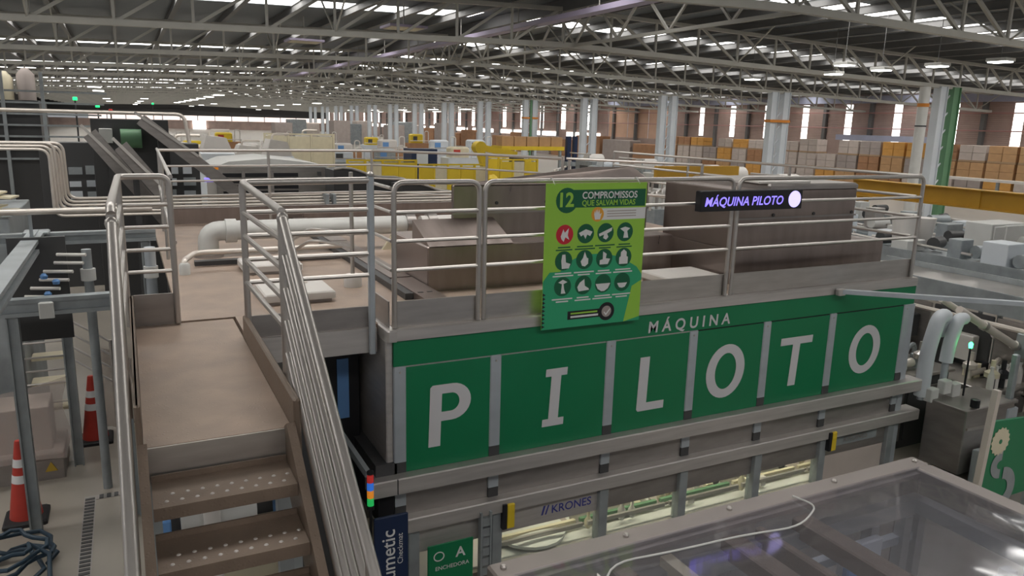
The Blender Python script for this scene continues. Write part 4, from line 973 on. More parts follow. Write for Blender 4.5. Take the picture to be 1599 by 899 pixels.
# tall far equipment at the left edge
t = thing('tall_plant', 'tall cluttered beige plant equipment rising at the far left edge', 'plant', (-3.6, 30, 0))
mk('tower', BB(-6.0, -2.4, 30, 33, 0, 4.3), 'dark', t)
for k in range(7): mk('platform_rail', B(-6.0, -1.0 + 0.1 * k, 29.7, 29.8, 2.4 + 0.36 * k, 2.46 + 0.36 * k), 'galv', t)
for k in range(5): mk('tank', MB().lathe((-5.2 + 0.62 * k, 30.2, 4.3), [(0.26, 0), (0.26, 0.7 + 0.12 * (k % 3)), (0.1, 0.9 + 0.12 * (k % 3))], 12), random.choice(['carton_g', 'cream', 'steel_d']), t, True)
for k in range(4): mk('upright', B(-5.6 + 1.1 * k, -5.5 + 1.1 * k, 29.6, 29.7, 0, 5.2), 'galv', t)
for i, (x, y, z, c, l) in enumerate(((-1.35, 30, 4.35, 'lgreen', 'small green signal lamp at far left, left one'), (-0.75, 32, 4.15, 'lgreen', 'small green signal lamp at far left, right one'), (-0.35, 33, 4.0, 'red', 'small red signal lamp at far left'), (2.0, 60, 4.6, 'lgreen', 'small green signal lamp left of the bright lamp row'))):
    t = thing('signal_lamp', l, 'signal light', (x, y, 0), 'far signal lamps')
    mk('pole', T([(x, y, 0), (x, y, z)], 0.03, 6), 'dark', t)
    mk('lens', MB().lathe((x, y, z), [(0.07, 0), (0.07, 0.09), (0.04, 0.11)], 10), 'faint' if c == 'lgreen' else 'red', t)
# low steps with stainless rails on the left floor
t = thing('step_platform', 'small stainless step platform with rails on the floor at the left', 'platform', (-0.95, 10.3, 0))
for z in (1.52, 1.36, 1.18, 1.02, 0.86, 0.62): mk('rail', T([(-1.22, 10.0, z), (-0.76, 10.0, z)], 0.012, 8), 'tube', t, True)
for x in (-1.22, -0.76): mk('post', T([(x, 10.0, 0.25), (x, 10.0, 1.54)], 0.02), 'steel_d', t, True)
for k in range(4): mk('step', BB(-1.20, -0.78, 10.05 + 0.22 * k, 10.30 + 0.22 * k, 0.50 + 0.25 * k, 0.54 + 0.25 * k), 'cream', t)
for z in (1.60, 1.44, 1.28, 1.12): mk('side_rail', T([(-0.72, 10.0, z), (-0.30, 9.5, z - 0.17)], 0.012, 8), 'tube', t, True)
for (x, y) in ((-0.72, 10.0), (-0.30, 9.5)): mk('side_post', T([(x, y, 0), (x, y, 1.6 if x < -0.5 else 1.45)], 0.018), 'tube', t, True)
t = thing('wrapped_unit', 'film-wrapped unit on a dark plinth with a yellow hazard mark beside the cone', 'wrapped unit', (-1.2, 9.5, 0))
mk('plinth', BB(-2.2, -0.84, 9.20, 9.95, 0, 0.24), 'steel_d', t)
mk('plinth_top', BB(-2.2, -0.84, 9.20, 9.95, 0.24, 0.30), 'carton_g', t)
n = 10; vs = []; fs = []
for i in range(n + 1):
    for j in range(9):
        u = i / n; v = j / 8
        vs.append((-1.95 + 1.18 * u + 0.03 * math.sin(9 * v + 5 * u), 9.16 - 0.10 * (1 - v) + 0.035 * math.sin(11 * u + 3 * v), 0.30 + (0.62 + 0.25 * u) * v))
for i in range(n):
    for j in range(8): fs.append((i * 9 + j, (i + 1) * 9 + j, (i + 1) * 9 + j + 1, i * 9 + j + 1))
k = len(vs); mb = MB().add(vs + [(a, b + 0.004, c) for a, b, c in vs], fs + [tuple(i + k for i in f[::-1]) for f in fs])
mk('film', mb, 'film', t, True)
mk('load', BB(-2.0, -0.95, 9.35, 9.85, 0.30, 0.80), 'carton_w', t)
mk('hazard_mark', MB().prism([(0, 0), (0.12, 0), (0.06, 0.11)], (-1.03, 9.195, 0.10), (1, 0, 0), (0, 0, 1), (0, -0.003, 0)), 'warn', t)
t = thing('film_sheet', 'loose crumpled clear film hanging beside the far cone', 'film', (-0.35, 10.4, 0))
vs = []; fs = []
for i in range(9):
    for j in range(9):
        u = i / 8; v = j / 8; vs.append((-0.50 + 0.40 * u + 0.03 * math.sin(8 * v), 10.5 + 0.06 * math.sin(9 * u + 4 * v), 0.02 + 1.1 * v * (1 - 0.2 * u)))
for i in range(8):
    for j in range(8): fs.append((i * 9 + j, (i + 1) * 9 + j, (i + 1) * 9 + j + 1, i * 9 + j + 1))
k = len(vs); mb = MB().add(vs + [(a, b + 0.004, c) for a, b, c in vs], fs + [tuple(i + k for i in f[::-1]) for f in fs])
mk('sheet', mb, 'film', t, True)
# things seen between the treads
t = thing('white_piping', 'thick white pipe cross seen between the stair treads', 'pipe', (0.4, 5.1, 0))
mk('upright', T([(0.35, 5.05, 0.0), (0.35, 5.05, 1.5)], 0.055, 14), 'hatch', t, True)
mk('tank', MB().tube([(0.16, 5.15, 1.33), (0.64, 5.15, 1.33)], 0.10, 16), 'offwhite', t, True)
mk('valve_box', BB(0.40, 0.55, 5.0, 5.1, 1.15, 1.28), 'offwhite', t)
for i, (x0, x1, y, z0, z1, l) in enumerate(((-0.06, 0.10, 5.1, 1.05, 1.35, 'blue plastic crate under the stair at its left side'), (0.80, 1.0, 5.2, 1.1, 1.45, 'blue plastic crate under the stair at its right side'))):
    t = thing('plastic_crate', l, 'crate', ((x0 + x1) / 2, y, 0))
    mk('body', BB(x0, x1, y, y + 0.25, z0, z1), 'bluebox', t)
    mk('stand', B(x0 + 0.03, x1 - 0.03, y + 0.05, y + 0.2, 0, z0), 'galv', t)
t = thing('under_stair_unit', 'dark cabinet standing below the walkway behind the stair', 'cabinet', (0.35, 5.8, 0))
mk('body', BB(0.05, 1.3, 5.62, 6.2, 0, 1.75), 'dark', t)
mk('panel', B(0.3, 0.9, 5.60, 5.62, 0.2, 1.0), 'cream', t)

# ================================================================ right side machinery
t = thing('grey_bar', 'long pale flat bar sticking out across the green band at the right', 'bar', (7.6, 5.0, 2.3))
mk('bar', MB().bar((6.72, 5.56, 2.31), (8.9, 3.98, 2.28), 0.07, 0.045), 'post', t)
mk('clamp', BB(6.70, 6.80, 5.50, 5.56, 2.27, 2.34), 'trim', t)
mk('hanger', MB().bar((8.85, 4.0, 2.28), (8.85, 4.0, 0.0), 0.05, 0.05), 'galv', t)
t = thing('swan_neck_hoses', 'pair of thick pale swan-neck ducts at the right end of the machine', 'ducts', (8.5, 5.5, 0))
mk('duct', T(fillet([(8.38, 5.55, 0.9), (8.38, 5.55, 1.45), (8.50, 5.55, 1.86), (8.72, 5.6, 1.86), (8.75, 5.7, 1.6)], 0.2), 0.085, 14), 'column', t, True)
mk('duct', T(fillet([(8.68, 5.50, 1.3), (8.70, 5.50, 1.55), (8.80, 5.50, 1.82), (8.98, 5.55, 1.80)], 0.15), 0.075, 14), 'column', t, True)
mk('sleeve', T([(8.38, 5.55, 0.85), (8.38, 5.55, 1.28)], 0.045, 12), 'post', t, True)
mk('sleeve', T([(8.68, 5.50, 1.05), (8.68, 5.50, 1.32)], 0.04, 12), 'post', t, True)
for (a, b, c) in ((8.42, 5.45, 0.86), (8.60, 5.42, 0.95), (8.75, 5.4, 0.90)): mk('fitting', BB(a - 0.07, a + 0.07, b - 0.05, b + 0.05, c, c + 0.16), random.choice(['offwhite', 'galv', 'steel']), t)
t = thing('green_beacon', 'tiny glowing green beacon beside the swan-neck ducts', 'beacon', (8.95, 5.35, 1.5))
mk('lens', MB().lathe((8.86, 5.34, 1.50), [(0.02, 0), (0.025, 0.05), (0.01, 0.07)], 10), 'beacon', t)
mk('stem', T([(8.86, 5.34, 0.9), (8.86, 5.34, 1.50)], 0.012, 8), 'black', t)
for k, (z, dy, l) in enumerate(((1.90, 0.0, 'tan sloping pipe beside the swan-neck ducts, nearer one'), (1.98, 0.25, 'tan sloping pipe beside the swan-neck ducts, farther one'))):
    t = thing('sloping_pipe', l, 'pipe', (9.6, 5.6, 1.5))
    mk('tube', T([(8.95, 5.6 + dy, z), (10.6, 5.5 + dy, z - 0.80)], 0.05 if k == 0 else 0.04, 12), 'tube_w', t, True)
    for u in (0.3, 0.7): mk('joint', T([(8.95 + 1.65 * u - 0.03, 5.6 + dy - 0.1 * u, z - 0.8 * u + 0.015), (8.95 + 1.65 * u + 0.03, 5.6 + dy - 0.1 * u, z - 0.8 * u - 0.015)], 0.062, 12), 'steel', t, True)
t = thing('outfeed_box', 'dark stainless outfeed box at the right end below the green panels', 'machine box', (8.8, 5.3, 0))
mk('body', BB(8.42, 9.35, 5.0, 5.5, 0.10, 0.86), 'steel_d', t)
mk('bright_edge', MB().bar((8.45, 4.99, 0.66), (9.3, 4.99, 0.62), 0.02, 0.03), 'tube', t)
mk('lid', BB(8.38, 9.38, 4.98, 5.52, 0.86, 0.90), 'steel_d', t)
mk('knob', MB().lathe((8.55, 5.0, 0.92), [(0.05, 0), (0.05, 0.09), (0.02, 0.1)], 12), 'black', t)
mk('tag', B(8.9, 9.0, 4.992, 4.999, 0.35, 0.5), 'post', t)
mk('pale_box', BB(8.55, 9.2, 4.55, 4.95, 0.0, 0.42), 'column', t)
t = thing('gear_sign', 'dark green sign board with a cream cogwheel at the right edge', 'sign', (7.9, 4.2, 0))
bx = [(7.38, 0.30), (8.6, 0.30), (8.6, 1.13), (7.52, 1.20)]
mk('board', MB().prism(bx, (0, 4.20, 0), (1, 0, 0), (0, 0, 1), (0, 0.03, 0)), 'green', t)
gear = [((0.135 if k % 2 else 0.155) * math.cos(2 * math.pi * (k + 0.5 * (k % 2) * 0) / 32), (0.135 if k % 2 else 0.155) * math.sin(2 * math.pi * k / 32)) for k in range(32)]
gg = mk('cogwheel', MB().prism(gear, (7.70, 4.197, 0.965), (1, 0, 0), (0, 0, 1), (0, -0.004, 0)), 'cream', t)
mk('cog_hub', MB().prism(circ(0, 0, 0.025), (7.70, 4.192, 0.965), (1, 0, 0), (0, 0, 1), (0, -0.002, 0)), 'green', t)
mk('swoosh', MB().prism(halfring(0, 0, 0.17, 0.15, 0.10), (7.78, 4.196, 0.70), (-1, 0, 0), (0, 0, 1), (0, -0.003, 0)).prism(halfring(0, 0, 0.24, 0.24, 0.13), (7.84, 4.196, 0.42), (1, 0, 0), (0, 0, 1), (0, -0.003, 0)), 'galv', t)
mk('frame_post', MB().bar((7.36, 4.18, 0.0), (7.47, 4.18, 1.55), 0.06, 0.06), 'tube_w', t)
mk('leg', B(8.4, 8.45, 4.23, 4.27, 0, 0.4), 'galv', t)
def conveyor(lab, x0, x1, y0, y1, z, h, seed, top='steel', items=8):
    rnd = random.Random(seed)
    t = thing('bottle_conveyor', lab, 'conveyor', ((x0 + x1) / 2, y0, 0), 'conveyors to the right of the machine')
    mk('bed', BB(x0, x1, y0, y1, z - h, z, c=0.02), top, t)
    for x in (x0 - 0.03, x1): mk('side_rail', B(x, x + 0.03, y0, y1, z - h, z + 0.08), 'galv', t)
    for yy in (y0 + 0.3, (y0 + y1) / 2, y1 - 0.3):
        for x in (x0 + 0.05, x1 - 0.1): mk('leg', B(x, x + 0.05, yy, yy + 0.05, 0, z - h), 'galv', t)
    for k in range(items):
        yy = y0 + (y1 - y0) * (k + 0.5) / items; xx = rnd.uniform(x0 + 0.1, x1 - 0.3)
        c = rnd.choice(['offwhite', 'offwhite', 'column', 'steel', 'dark', 'cream', 'galv'])
        if k % 3 == 0: mk('motor', MB().tube([(xx, yy, z + 0.16), (xx + rnd.uniform(0.25, 0.5), yy + rnd.uniform(-0.1, 0.1), z + 0.16)], 0.11, 12), rnd.choice(['dark', 'galv', 'offwhite']), t, True)
        elif k % 3 == 1: mk('guard_box', BB(xx, xx + rnd.uniform(0.3, 0.6), yy - 0.13, yy + rnd.uniform(0.1, 0.3), z + 0.02, z + rnd.uniform(0.15, 0.45)), c, t)
        else: mk('guide_rail', T([(xx, yy - 0.6, z + 0.12), (xx + 0.1, yy + 0.6, z + 0.14)], 0.025, 8), 'tube', t, True)
    return t
tc_ = conveyor('bright steel trough conveyor right of the deck railing end', 10.3, 11.5, 3.2, 8.6, 1.86, 0.22, 3, 'steel', 0)
for k in range(6):
    y_ = 3.25 + 0.9 * k
    mk('skirt_panel', BB(10.29, 10.33, y_, y_ + 0.86, 0.15 if k % 2 else 0.55, 1.60), 'steel_d' if k % 3 else 'dark', tc_)
    mk('side_box', BB(10.14, 10.29, y_ + 0.15, y_ + 0.5, 0.95 + 0.12 * (k % 3), 1.3 + 0.1 * (k % 3)), ['hatch', 'dark', 'galv'][k % 3], tc_)
mk('side_pipe', T([(10.2, 3.3, 1.52), (10.2, 8.5, 1.52)], 0.035, 8), 'tube_w', tc_, True)
mk('side_pipe', T([(10.22, 3.3, 0.72), (10.22, 8.5, 0.72)], 0.03, 8), 'tube', tc_, True)
conveyor('cluttered conveyor with pale boxes and motors just behind the bright trough', 11.9, 13.1, 4.0, 11.5, 1.95, 0.25, 4, 'galv', 26)
conveyor('second cluttered conveyor behind the bright trough', 13.6, 14.8, 5.0, 14.0, 1.95, 0.3, 5, 'steel_d', 28)
conveyor('third cluttered conveyor in front of the ochre beam', 15.6, 16.8, 6.0, 17.0, 1.9, 0.3, 6, 'galv', 26)
conveyor('fourth cluttered conveyor below the ochre beam', 18.0, 19.4, 8.0, 19.4, 1.7, 0.3, 8, 'offwhite', 16)
def unit(lab, x0, x1, y0, y1, h, seed, body='steel_d', top=6):
    r_ = random.Random(seed)
    t = thing('process_unit', lab, 'machine', ((x0 + x1) / 2, y0, 0), 'process units at the right')
    mk('body', BB(x0, x1, y0, y1, 0, h), body, t)
    mk('deck', BB(x0 - 0.05, x1 + 0.05, y0 - 0.05, y1, h, h + 0.04), 'steel', t)
    for k in range(3):
        a = x0 + (x1 - x0) * (k + 0.08) / 3; mk('door', BB(a, a + (x1 - x0) * 0.28, y0 - 0.02, y0, h * 0.12, h * 0.85), r_.choice(['steel_d', 'dark', body]), t)
    for k in range(top):
        xx = r_.uniform(x0 + 0.1, x1 - 0.2); yy = r_.uniform(y0 + 0.05, (y0 + y1) / 2); c = r_.choice(['tube', 'offwhite', 'dark', 'tube_w', 'cream', 'galv', 'black'])
        q = k % 4
        if q == 0: mk('valve', MB().lathe((xx, yy, h + 0.04), [(0.04, 0), (0.04, 0.12), (0.09, 0.14), (0.09, 0.2), (0.03, 0.24), (0.03, 0.36)], 10), c, t, True)
        elif q == 1: mk('pipe_loop', T(fillet([(xx, yy, h), (xx, yy, h + 0.25), (xx + 0.3, yy + 0.1, h + 0.28), (xx + 0.34, yy + 0.1, h)], 0.1), 0.03, 8), c, t, True)
        elif q == 2: mk('junction_box', BB(xx, xx + 0.18, yy, yy + 0.12, h + 0.04, h + 0.22), c, t)
        else: mk('cylinder', MB().tube([(xx, yy, h + 0.12), (xx + 0.3, yy, h + 0.12)], 0.06, 10), c, t, True)
unit('dark stainless unit with small valves behind the swan-neck ducts', 8.25, 9.5, 5.95, 7.4, 0.95, 31, 'dark', 10)
unit('dark unit with pipe loops below the sloping tan pipes', 9.53, 10.28, 5.4, 6.4, 0.80, 32, 'steel_d', 11)
unit('dark unit with fittings between the cogwheel sign and the outfeed box', 9.4, 10.7, 4.55, 5.2, 0.55, 33, 'dark', 9)
unit('stainless unit with fittings under the bright trough', 8.5, 10.0, 7.6, 9.2, 1.45, 34, 'dark', 10)
t = thing('upright_post', 'thin grey upright post in front of the dark units at the right', 'post', (9.3, 5.05, 0))
mk('post', BB(9.27, 9.34, 5.02, 5.09, 0, 1.45), 'galv', t)
mk('bracket', BB(9.2, 9.4, 4.98, 5.02, 0.55, 0.8), 'post', t)
for k in range(7):
    x = 9.60 + 0.1 * k
    t = thing('white_bottle', '%s from the left in the row of white bottles below the sloping pipes' % ORD[k], 'bottle', (x, 5.47, 0.84), 'white bottles on the dark unit')
    mk('body', MB().lathe((x, 5.47, 0.84), [(0.038, 0), (0.04, 0.02), (0.04, 0.17), (0.018, 0.23), (0.018, 0.26)], 12), 'hatch', t, True)
    mk('cap', MB().lathe((x, 5.47, 1.10), [(0.024, 0), (0.024, 0.03)], 10), 'offwhite', t)
t = thing('white_hopper', 'pair of white plastic hoppers beside the end of the deck railing', 'hopper', (12.6, 9.0, 0))
for x, h in ((12.35, 2.58), (12.85, 2.50)): mk('tub', MB().lathe((x, 8.95, 2.02), [(0.16, 0), (0.21, h - 2.1), (0.22, h - 2.02)], 14), 'hatch', t, True)
mk('stand', B(12.1, 13.1, 8.9, 9.0, 1.95, 2.02), 'steel_d', t)

t = thing('service_cabinet', 'light grey service cabinet above the conveyors right of the railing', 'cabinet', (14.2, 8.6, 0))
mk('body', BB(13.85, 14.85, 8.3, 8.8, 1.96, 2.42), 'offwhite', t)
mk('door', BB(13.90, 14.35, 8.27, 8.30, 2.0, 2.38), 'offwhite', t); mk('door', BB(14.38, 14.80, 8.27, 8.30, 2.0, 2.38), 'offwhite', t)
mk('handle', B(14.30, 14.33, 8.25, 8.27, 2.1, 2.3), 'dark', t)
t = thing('dark_motor', 'bulky black drive motor on the conveyors at the right edge', 'motor', (13.9, 7.2, 1.95))
mk('body', MB().tube([(13.7, 7.3, 2.18), (14.4, 7.1, 2.18)], 0.22, 16), 'black', t, True)
mk('gearbox', BB(14.3, 14.7, 6.9, 7.3, 1.95, 2.3), 'dark', t)
mk('foot', BB(13.8, 14.5, 7.0, 7.4, 1.95, 2.0), 'dark', t)
# ochre beam
t = thing('ochre_beam', 'ochre yellow steel beam carried across the conveyors at the right', 'beam', (22, 15, 1.9))
mk('web', B(21.95, 22.05, 6.0, 18.0, 1.93, 2.42), 'ochre', t)
for z in (1.90, 2.42): mk('flange', B(21.8, 22.2, 6.0, 18.0, z, z + 0.03), 'ochre', t)
for y in (8.5, 13.6): mk('stiffener', MB().prism([(0, 1.93), (0.35, 1.93), (0.12, 2.42), (0, 2.42)], (21.9, y, 0), (0, 1, 0), (0, 0, 1), (0.05, 0, 0)), 'ochre', t)
for y in (7.0, 17.6): mk('post', B(21.85, 22.15, y - 0.12, y + 0.12, 0, 1.9), 'ochre', t)
t = thing('ochre_gantry', 'ochre gantry posts seen behind the violet sign', 'gantry', (16.5, 20.0, 0))
mk('beam', B(15.2, 18.6, 19.9, 20.1, 2.3, 2.75), 'ochre', t)
for x in (15.9, 18.2): mk('post', B(x, x + 0.3, 19.9, 20.1, 0, 2.3), 'ochre', t)

# ================================================================ middle distance behind the roof
t = thing('tunnel_machine', 'stainless tunnel machine with dark louvre openings behind the far railing', 'machine', (3.6, 20, 0))
mk('body', BB(2.0, 4.75, 20.4, 23.0, 0, 2.72), 'steel', t)
mk('pitched_top', MB().prism([(1.95, 2.72), (4.85, 2.72), (4.3, 2.84), (3.3, 2.94), (2.3, 2.86)], (0, 20.35, 0), (1, 0, 0), (0, 0, 1), (0, 2.7, 0)), 'offwhite', t)
for k in range(4):
    mk('louvre', B(2.15, 4.0, 20.37, 20.40, 2.02 + 0.15 * k, 2.12 + 0.15 * k), 'black', t)
for x in (2.6, 3.3): mk('mullion', B(x, x + 0.08, 20.35, 20.37, 2.0, 2.62), 'steel_d', t)
mk('violet_display', B(1.72, 1.95, 20.38, 20.42, 2.36, 2.46), 'violet', t)
mk('red_lamp', B(1.88, 2.06, 20.38, 20.42, 2.66, 2.72), 'amber', t)
mk('knob', B(4.5, 4.6, 20.37, 20.4, 2.5, 2.6), 'dark', t)
for k, (x, y, h, l) in enumerate(((5.6, 18.6, 2.75, 'black curved conveyor cover behind the far railing, left one'), (7.0, 17.6, 2.45, 'black curved conveyor cover behind the far railing, right one'))):
    t = thing('curved_cover', l, 'cover', (x, y, 0))
    arc = [(-1.1 + 2.6 * i / 12, h - 0.55 * (i / 12) ** 1.6 + 0.05 * math.sin(i)) for i in range(13)]
    mk('hood', MB().prism(arc + [(1.5, 1.0), (-1.1, 1.0)], (x, y, 0), (1, 0, 0), (0, 0, 1), (0, 0.9, 0)), 'dark', t)
    mk('edge_tube', T([(x + a, y - 0.03, b + 0.03) for a, b in arc], 0.03, 8), 'tube', t, True)
    mk('stand', B(x - 0.9, x + 1.3, y + 0.1, y + 0.8, 0, 1.0), 'steel_d', t)
rnd = random.Random(5)
for k in range(5):        # pale machines in the bright haze left of centre
    x = 2.2 + 1.25 * k; y = 34 + (k * 7) % 16; h = rnd.choice((2.3, 2.6, 2.9, 3.0))
    w_ = rnd.uniform(1.0, 1.8)
    l = '%s pale machine from the left in the bright haze behind the far railing' % ORD[k]
    t = thing('pale_machine', l, 'machine', (x * y / 34, y, 0), 'pale machines in the middle distance')
    X_ = x * y / 34
    mk('body', BB(X_ - w_ / 2, X_ + w_ / 2, y, y + 2, 0, h * 0.72, c=0.05), 'column', t)
    mk('hood', MB().prism([(-w_ * 0.45, 0), (w_ * 0.45, 0), (w_ * 0.28, h * 0.24), (-w_ * 0.3, h * 0.28)], (X_, y + 0.1, h * 0.72), (1, 0, 0), (0, 0, 1), (0, 1.7, 0)), 'hatch', t)
    mk('window', B(X_ - w_ * 0.3, X_ + w_ * 0.3, y - 0.02, y, h * 0.35, h * 0.62), rnd.choice(['bluebox', 'galv', 'dark', 'steel']), t)
    mk('pipe', T(fillet([(X_ - w_ * 0.2, y + 0.5, h * 0.9), (X_ - w_ * 0.2, y + 0.5, h + 0.25), (X_ + w_ * 0.4, y + 0.5, h + 0.25)], 0.2), 0.06, 8), 'tube_w', t, True)
def ycell(x, y, w_, h, lab, n=3, mt='yellow'):
    t = thing('yellow_guard', lab, 'machine guard', (x + w_ / 2, y, 0), 'yellow guarded cells')
    for k in range(n):
        a = x + w_ * k / n
        mk('panel', B(a + 0.06, a + w_ / n - 0.06, y, y + 0.06, 0.25, h), mt if k % 3 != 1 else 'cream', t)
    for k in range(n + 1): mk('post', B(x + w_ * k / n - 0.05, x + w_ * k / n + 0.05, y - 0.02, y + 0.1, 0, h + 0.15), mt, t)
    mk('top_bar', B(x, x + w_, y, y + 0.08, h + 0.06, h + 0.15), mt, t)
ycell(6.6, 42, 3.6, 3.0, 'tan and yellow guarded cell left of the dark doorway', 3, 'cream')
ycell(9.9, 38, 3.6, 1.85, 'low yellow guard just right of the tan cell', 4)
ycell(13.8, 38.2, 3.9, 1.62, 'long low yellow guard in front of the second white column', 5)
ycell(17.9, 37.0, 2.2, 1.95, 'yellow guard in front of the twin white column near the robot', 3)
ycell(20.0, 44, 3.4, 1.75, 'yellow guard behind the robot arm', 3)
t = thing('robot_arm', 'yellow palletising robot arm bent beside the white columns', 'robot', (19.0, 41, 0))
mk('pedestal', MB().lathe((19.0, 41, 0), [(0.6, 0), (0.6, 0.8), (0.4, 1.0)], 16), 'yellow', t, True)
mk('lower_arm', MB().bar((19.0, 41, 0.9), (18.4, 41, 2.55), 0.45, 0.4), 'yellow', t)
mk('elbow', MB().tube([(18.4, 40.7, 2.55), (18.4, 41.3, 2.55)], 0.36, 14), 'yellow', t, True)
mk('fore_arm', MB().bar((18.2, 41, 2.6), (20.8, 41, 2.15), 0.36, 0.36), 'yellow', t)
mk('gripper', BB(20.5, 21.2, 40.7, 41.3, 1.6, 2.1), 'dark', t)
t = thing('pallet_feeder', 'yellow-edged feeder shelf loaded with brown cartons between the columns', 'feeder', (24.5, 45.5, 0))
mk('shelf', B(21.9, 26.6, 45.2, 46.8, 2.25, 2.5), 'yellow', t)
for x in (22.1, 24.2, 26.3): mk('post', B(x, x + 0.15, 45.3, 45.5, 0, 2.25), 'galv', t)
for k in range(5): 
    tag(mk('carton', BB(22.0 + 0.92 * k, 22.86 + 0.92 * k, 45.4, 46.3, 2.5, 3.12), 'carton'), '%s brown carton from the left on the yellow-edged feeder shelf' % ORD[k], 'carton', 'cartons on the feeder shelf')
t = thing('navy_lift', 'dark navy lift mast standing right of the feeder shelf', 'lift mast', (27.2, 45.5, 0))
mk('mast', B(26.95, 27.25, 45.4, 45.7, 0, 3.2), 'navy', t); mk('mast', B(27.5, 27.75, 45.4, 45.7, 0, 3.2), 'navy', t)
mk('carriage', BB(26.9, 27.8, 45.3, 45.8, 1.2, 1.5), 'galv', t)
t = thing('dark_vehicle', 'dark forklift cab standing among the yellow guards', 'forklift', (15.4, 43, 0))
mk('cab', BB(15.0, 16.6, 43, 44.5, 0.4, 2.35), 'navy', t)
mk('windscreen', B(15.3, 16.0, 42.97, 43.0, 1.5, 2.2), 'column', t)
mk('counterweight', BB(14.7, 16.8, 43.2, 44.6, 0.15, 1.0), 'yellow', t)
for x in (15.1, 16.3): mk('wheel', MB().tube([(x, 42.95, 0.3), (x, 43.25, 0.3)], 0.3, 14), 'rubber', t, True)
for k in range(8):       # grey and pale line machines between the columns and the ducts
    y = 24 + 2.6 * k; x = 27.5 - 0.2 * k + (k % 2) * 0.8; h = rnd.uniform(1.7, 2.2)
    t = thing('line_machine', '%s grey line machine counted from the violet sign towards the poster' % ORD[k], 'machine', (x, y, 0), 'line machines before the columns')
    mk('body', BB(x, x + 1.6, y, y + 2.0, 0, h * 0.8, c=0.04), rnd.choice(['offwhite', 'galv', 'steel', 'column']), t)
    mk('cover', MB().tube([(x + 0.2, y + 1, h * 0.8), (x + 1.4, y + 1, h * 0.8)], 0.42, 12), rnd.choice(['hatch', 'offwhite', 'column']), t, True)
    mk('window', B(x - 0.02, x, y + 0.4, y + 1.4, h * 0.35, h * 0.65), 'dark', t)
    mk('rail', T([(x - 0.2, y - 0.2, h), (x - 0.2, y + 2.4, h)], 0.04, 8), 'tube', t, True)
    mk('rail_post', T([(x - 0.2, y, 0), (x - 0.2, y, h)], 0.03, 8), 'galv', t)
rnd = random.Random(77)
def packer(lab, x, y, w_, h, body, c2):
    t = thing('packing_station', lab, 'packing station', (x, y, 0), 'packing stations in the middle distance')
    mk('table', BB(x - w_ / 2, x + w_ / 2, y, y + 1.6, 0, h * 0.62, c=0.04), body, t)
    mk('hood', BB(x - w_ * 0.38, x + w_ * 0.2, y + 0.2, y + 1.3, h * 0.62, h, c=0.12), c2, t)
    mk('arch', T(fillet([(x + w_ * 0.28, y + 0.3, h * 0.6), (x + w_ * 0.28, y + 0.3, h * 1.12), (x + w_ * 0.46, y + 0.3, h * 1.12), (x + w_ * 0.46, y + 0.3, h * 0.6)], 0.2), 0.05, 8), 'hatch', t, True)
    mk('guide_rail', T([(x - w_ / 2, y - 0.08, h * 0.72), (x + w_ / 2, y - 0.08, h * 0.72)], 0.035, 8), 'tube', t, True)
    mk('screen', B(x - w_ * 0.3, x - w_ * 0.1, y + 0.17, y + 0.2, h * 0.7, h * 0.9), rnd.choice(['bluebox', 'dark', 'dark', 'cone']), t)
n_ = 0
for ry, xs_, hh, tag_ in ((52, (4.6, 7.6, 10.6, 13.7, 16.8, 19.9, 23.2, 26.6), 2.1, 'nearer row behind the yellow guards'), (63, (5, 9, 13, 17, 21, 25, 29), 2.3, 'middle row behind the yellow guards'), (78, (4, 9, 14, 19, 24, 29), 2.5, 'rear row before the far goods')):
    for i, x in enumerate(xs_):
        packer('%s packing station from the left in the %s' % (ORD[i], tag_), x + rnd.uniform(-0.2, 0.2), ry + rnd.uniform(0, 3.0), rnd.uniform(2.2, 2.7), hh * rnd.uniform(0.8, 1.05), rnd.choice(['column', 'offwhite', 'yellow', 'galv', 'carton_b']), rnd.choice(['hatch', 'column', 'cream', 'yellow', 'galv']))
rnd = random.Random(11)
k = 0
for row, (x0, y0, y1) in enumerate(((12.5, 12.5, 19.5), (17.2, 20.5, 31.0))):
    y = y0
    while y < y1:
        k += 1
        if k > 20: break
        h = rnd.uniform(1.7, 2.25); w_ = rnd.uniform(0.6, 1.0)
        t = thing('filler_unit', '%s small pipework unit behind the ducts, counted from the nearest' % ORD[k - 1], 'pipework unit', (x0, y, 0), 'pipework units behind the ducts')
        mk('body', BB(x0, x0 + w_, y, y + 0.8, 0, h - 0.4), rnd.choice(['steel', 'offwhite', 'galv']), t)
        for j in range(3): mk('pipe', T(fillet([(x0 + 0.2 * j, y + 0.2, h - 0.45), (x0 + 0.2 * j, y + 0.2, h - 0.02 + 0.06 * j), (x0 + 0.2 * j + 0.5, y + 0.7, h - 0.02 + 0.06 * j)], 0.1), 0.045, 8), rnd.choice(['tube', 'tube_w', 'hatch']), t, True)
        y += rnd.uniform(1.1, 1.5)

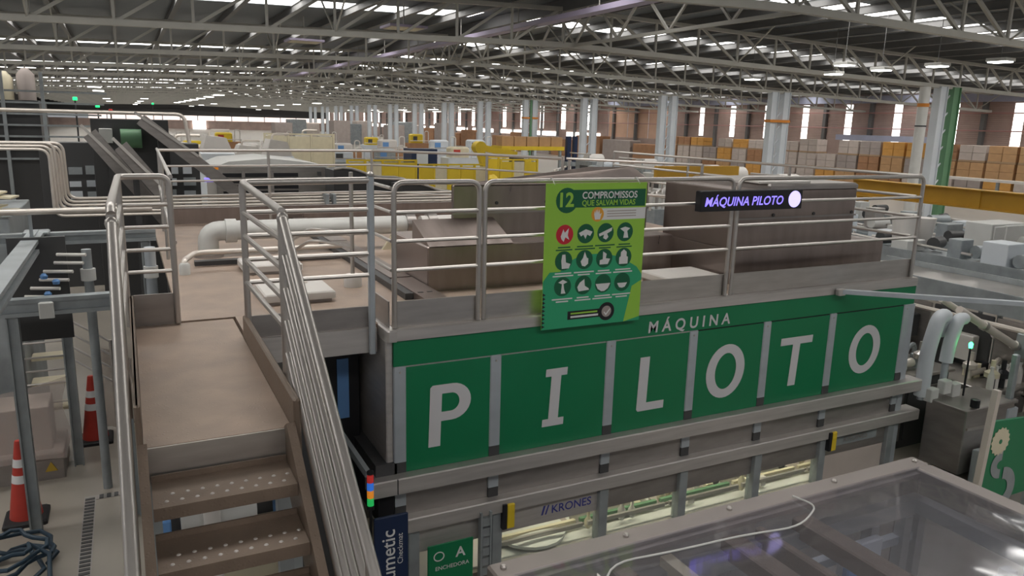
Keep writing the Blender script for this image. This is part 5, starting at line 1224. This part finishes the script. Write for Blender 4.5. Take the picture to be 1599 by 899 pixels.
# ================================================================ pallet loads along the right wall
def load(x, y0, y1, z0, z1, mt, lab, pal=True):
    t = thing('pallet_load', lab, 'pallet load', (x, (y0 + y1) / 2, z0), 'stacked goods along the right wall')
    if pal:
        mk('pallet', B(x - 0.55, x + 0.65, y0, y1, z0, z0 + 0.12), 'pallet', t)
    zz = z0 + 0.12
    n = 2
    for j in range(n):
        for i in range(2):
            a = y0 + (y1 - y0) * i / 2; mk('carton', BB(x - 0.55, x + 0.6, a + 0.015, a + (y1 - y0) / 2 - 0.015, zz + (z1 - zz) * j / n, zz + (z1 - zz) * (j + 1) / n - 0.012, c=0.02), mt, t)
cols = ['carton_b', 'carton', 'carton', 'carton_w', 'carton_b', 'carton_o', 'carton_o', 'carton_g', 'carton_w', 'carton_g', 'carton_w', 'carton_w', 'carton_w', 'carton_w', 'carton_o', 'carton_w', 'carton_w', 'carton_o', 'carton_b', 'carton_b', 'carton_g', 'carton_b']
colname = dict(carton_b='dark brown', carton='tan', carton_w='pale wrapped', carton_o='orange-tan', carton_g='grey wrapped')
rows = [(50.0, 0.0, 1.12), (50.05, 1.13, 2.25), (50.1, 2.26, 3.35)]
rn = ['bottom', 'middle', 'top']
for k in range(20):
    y0 = 25.0 + 1.95 * k
    for r, (x, z0, z1) in enumerate(rows):
        if r == 2 and k in (9, 16): continue
        mt = cols[(k * (1 if r == 2 else 3) + r * 5) % len(cols)]
        if r == 2: mt = cols[k % len(cols)]
        if r == 1 and k < 5: mt = 'carton'
        load(x, y0, y0 + 1.8, z0, z1 - (0.25 if (k > 10 and r == 2) else 0), mt, '%s pallet load in the %s tier by the right wall, %s from the right' % (colname[mt], rn[r], ORD[k]))
t = thing('pallet_shelf', 'long pale shelf edge in front of the tan pallet loads at the right edge', 'shelf', (46, 28, 0))
mk('board', B(45.6, 46.2, 22, 33, 1.30, 1.45), 'hatch', t)
for y in (22.5, 27.5, 32.5): mk('post', B(45.8, 45.95, y, y + 0.15, 0, 1.3), 'galv', t)
for k in range(12):        # brown stacks far down the wall
    y0 = 66 + 6.2 * k
    tag(mk('carton_stack', BB(51.0, 52.5, y0, y0 + 5.6, 0, 2.1 + 0.3 * (k % 3), c=0.05), ['carton_b', 'carton_g', 'carton_b'][k % 3]), '%s of the long brown stacks far along the right wall' % ORD[k], 'carton stack', 'far brown stacks')
for k in range(10):
    x0 = 20 + 2.9 * k
    tag(mk('goods_block', BB(x0, x0 + 2.6, 118 + (k % 3) * 4, 121 + (k % 3) * 4, 0, 3.2 + 0.5 * (k % 2), c=0.1), ['carton_g', 'galv', 'carton_w'][k % 3]), '%s far grey block of goods from the left, below the bright window band' % ORD[k], 'goods', 'far blocks of goods')
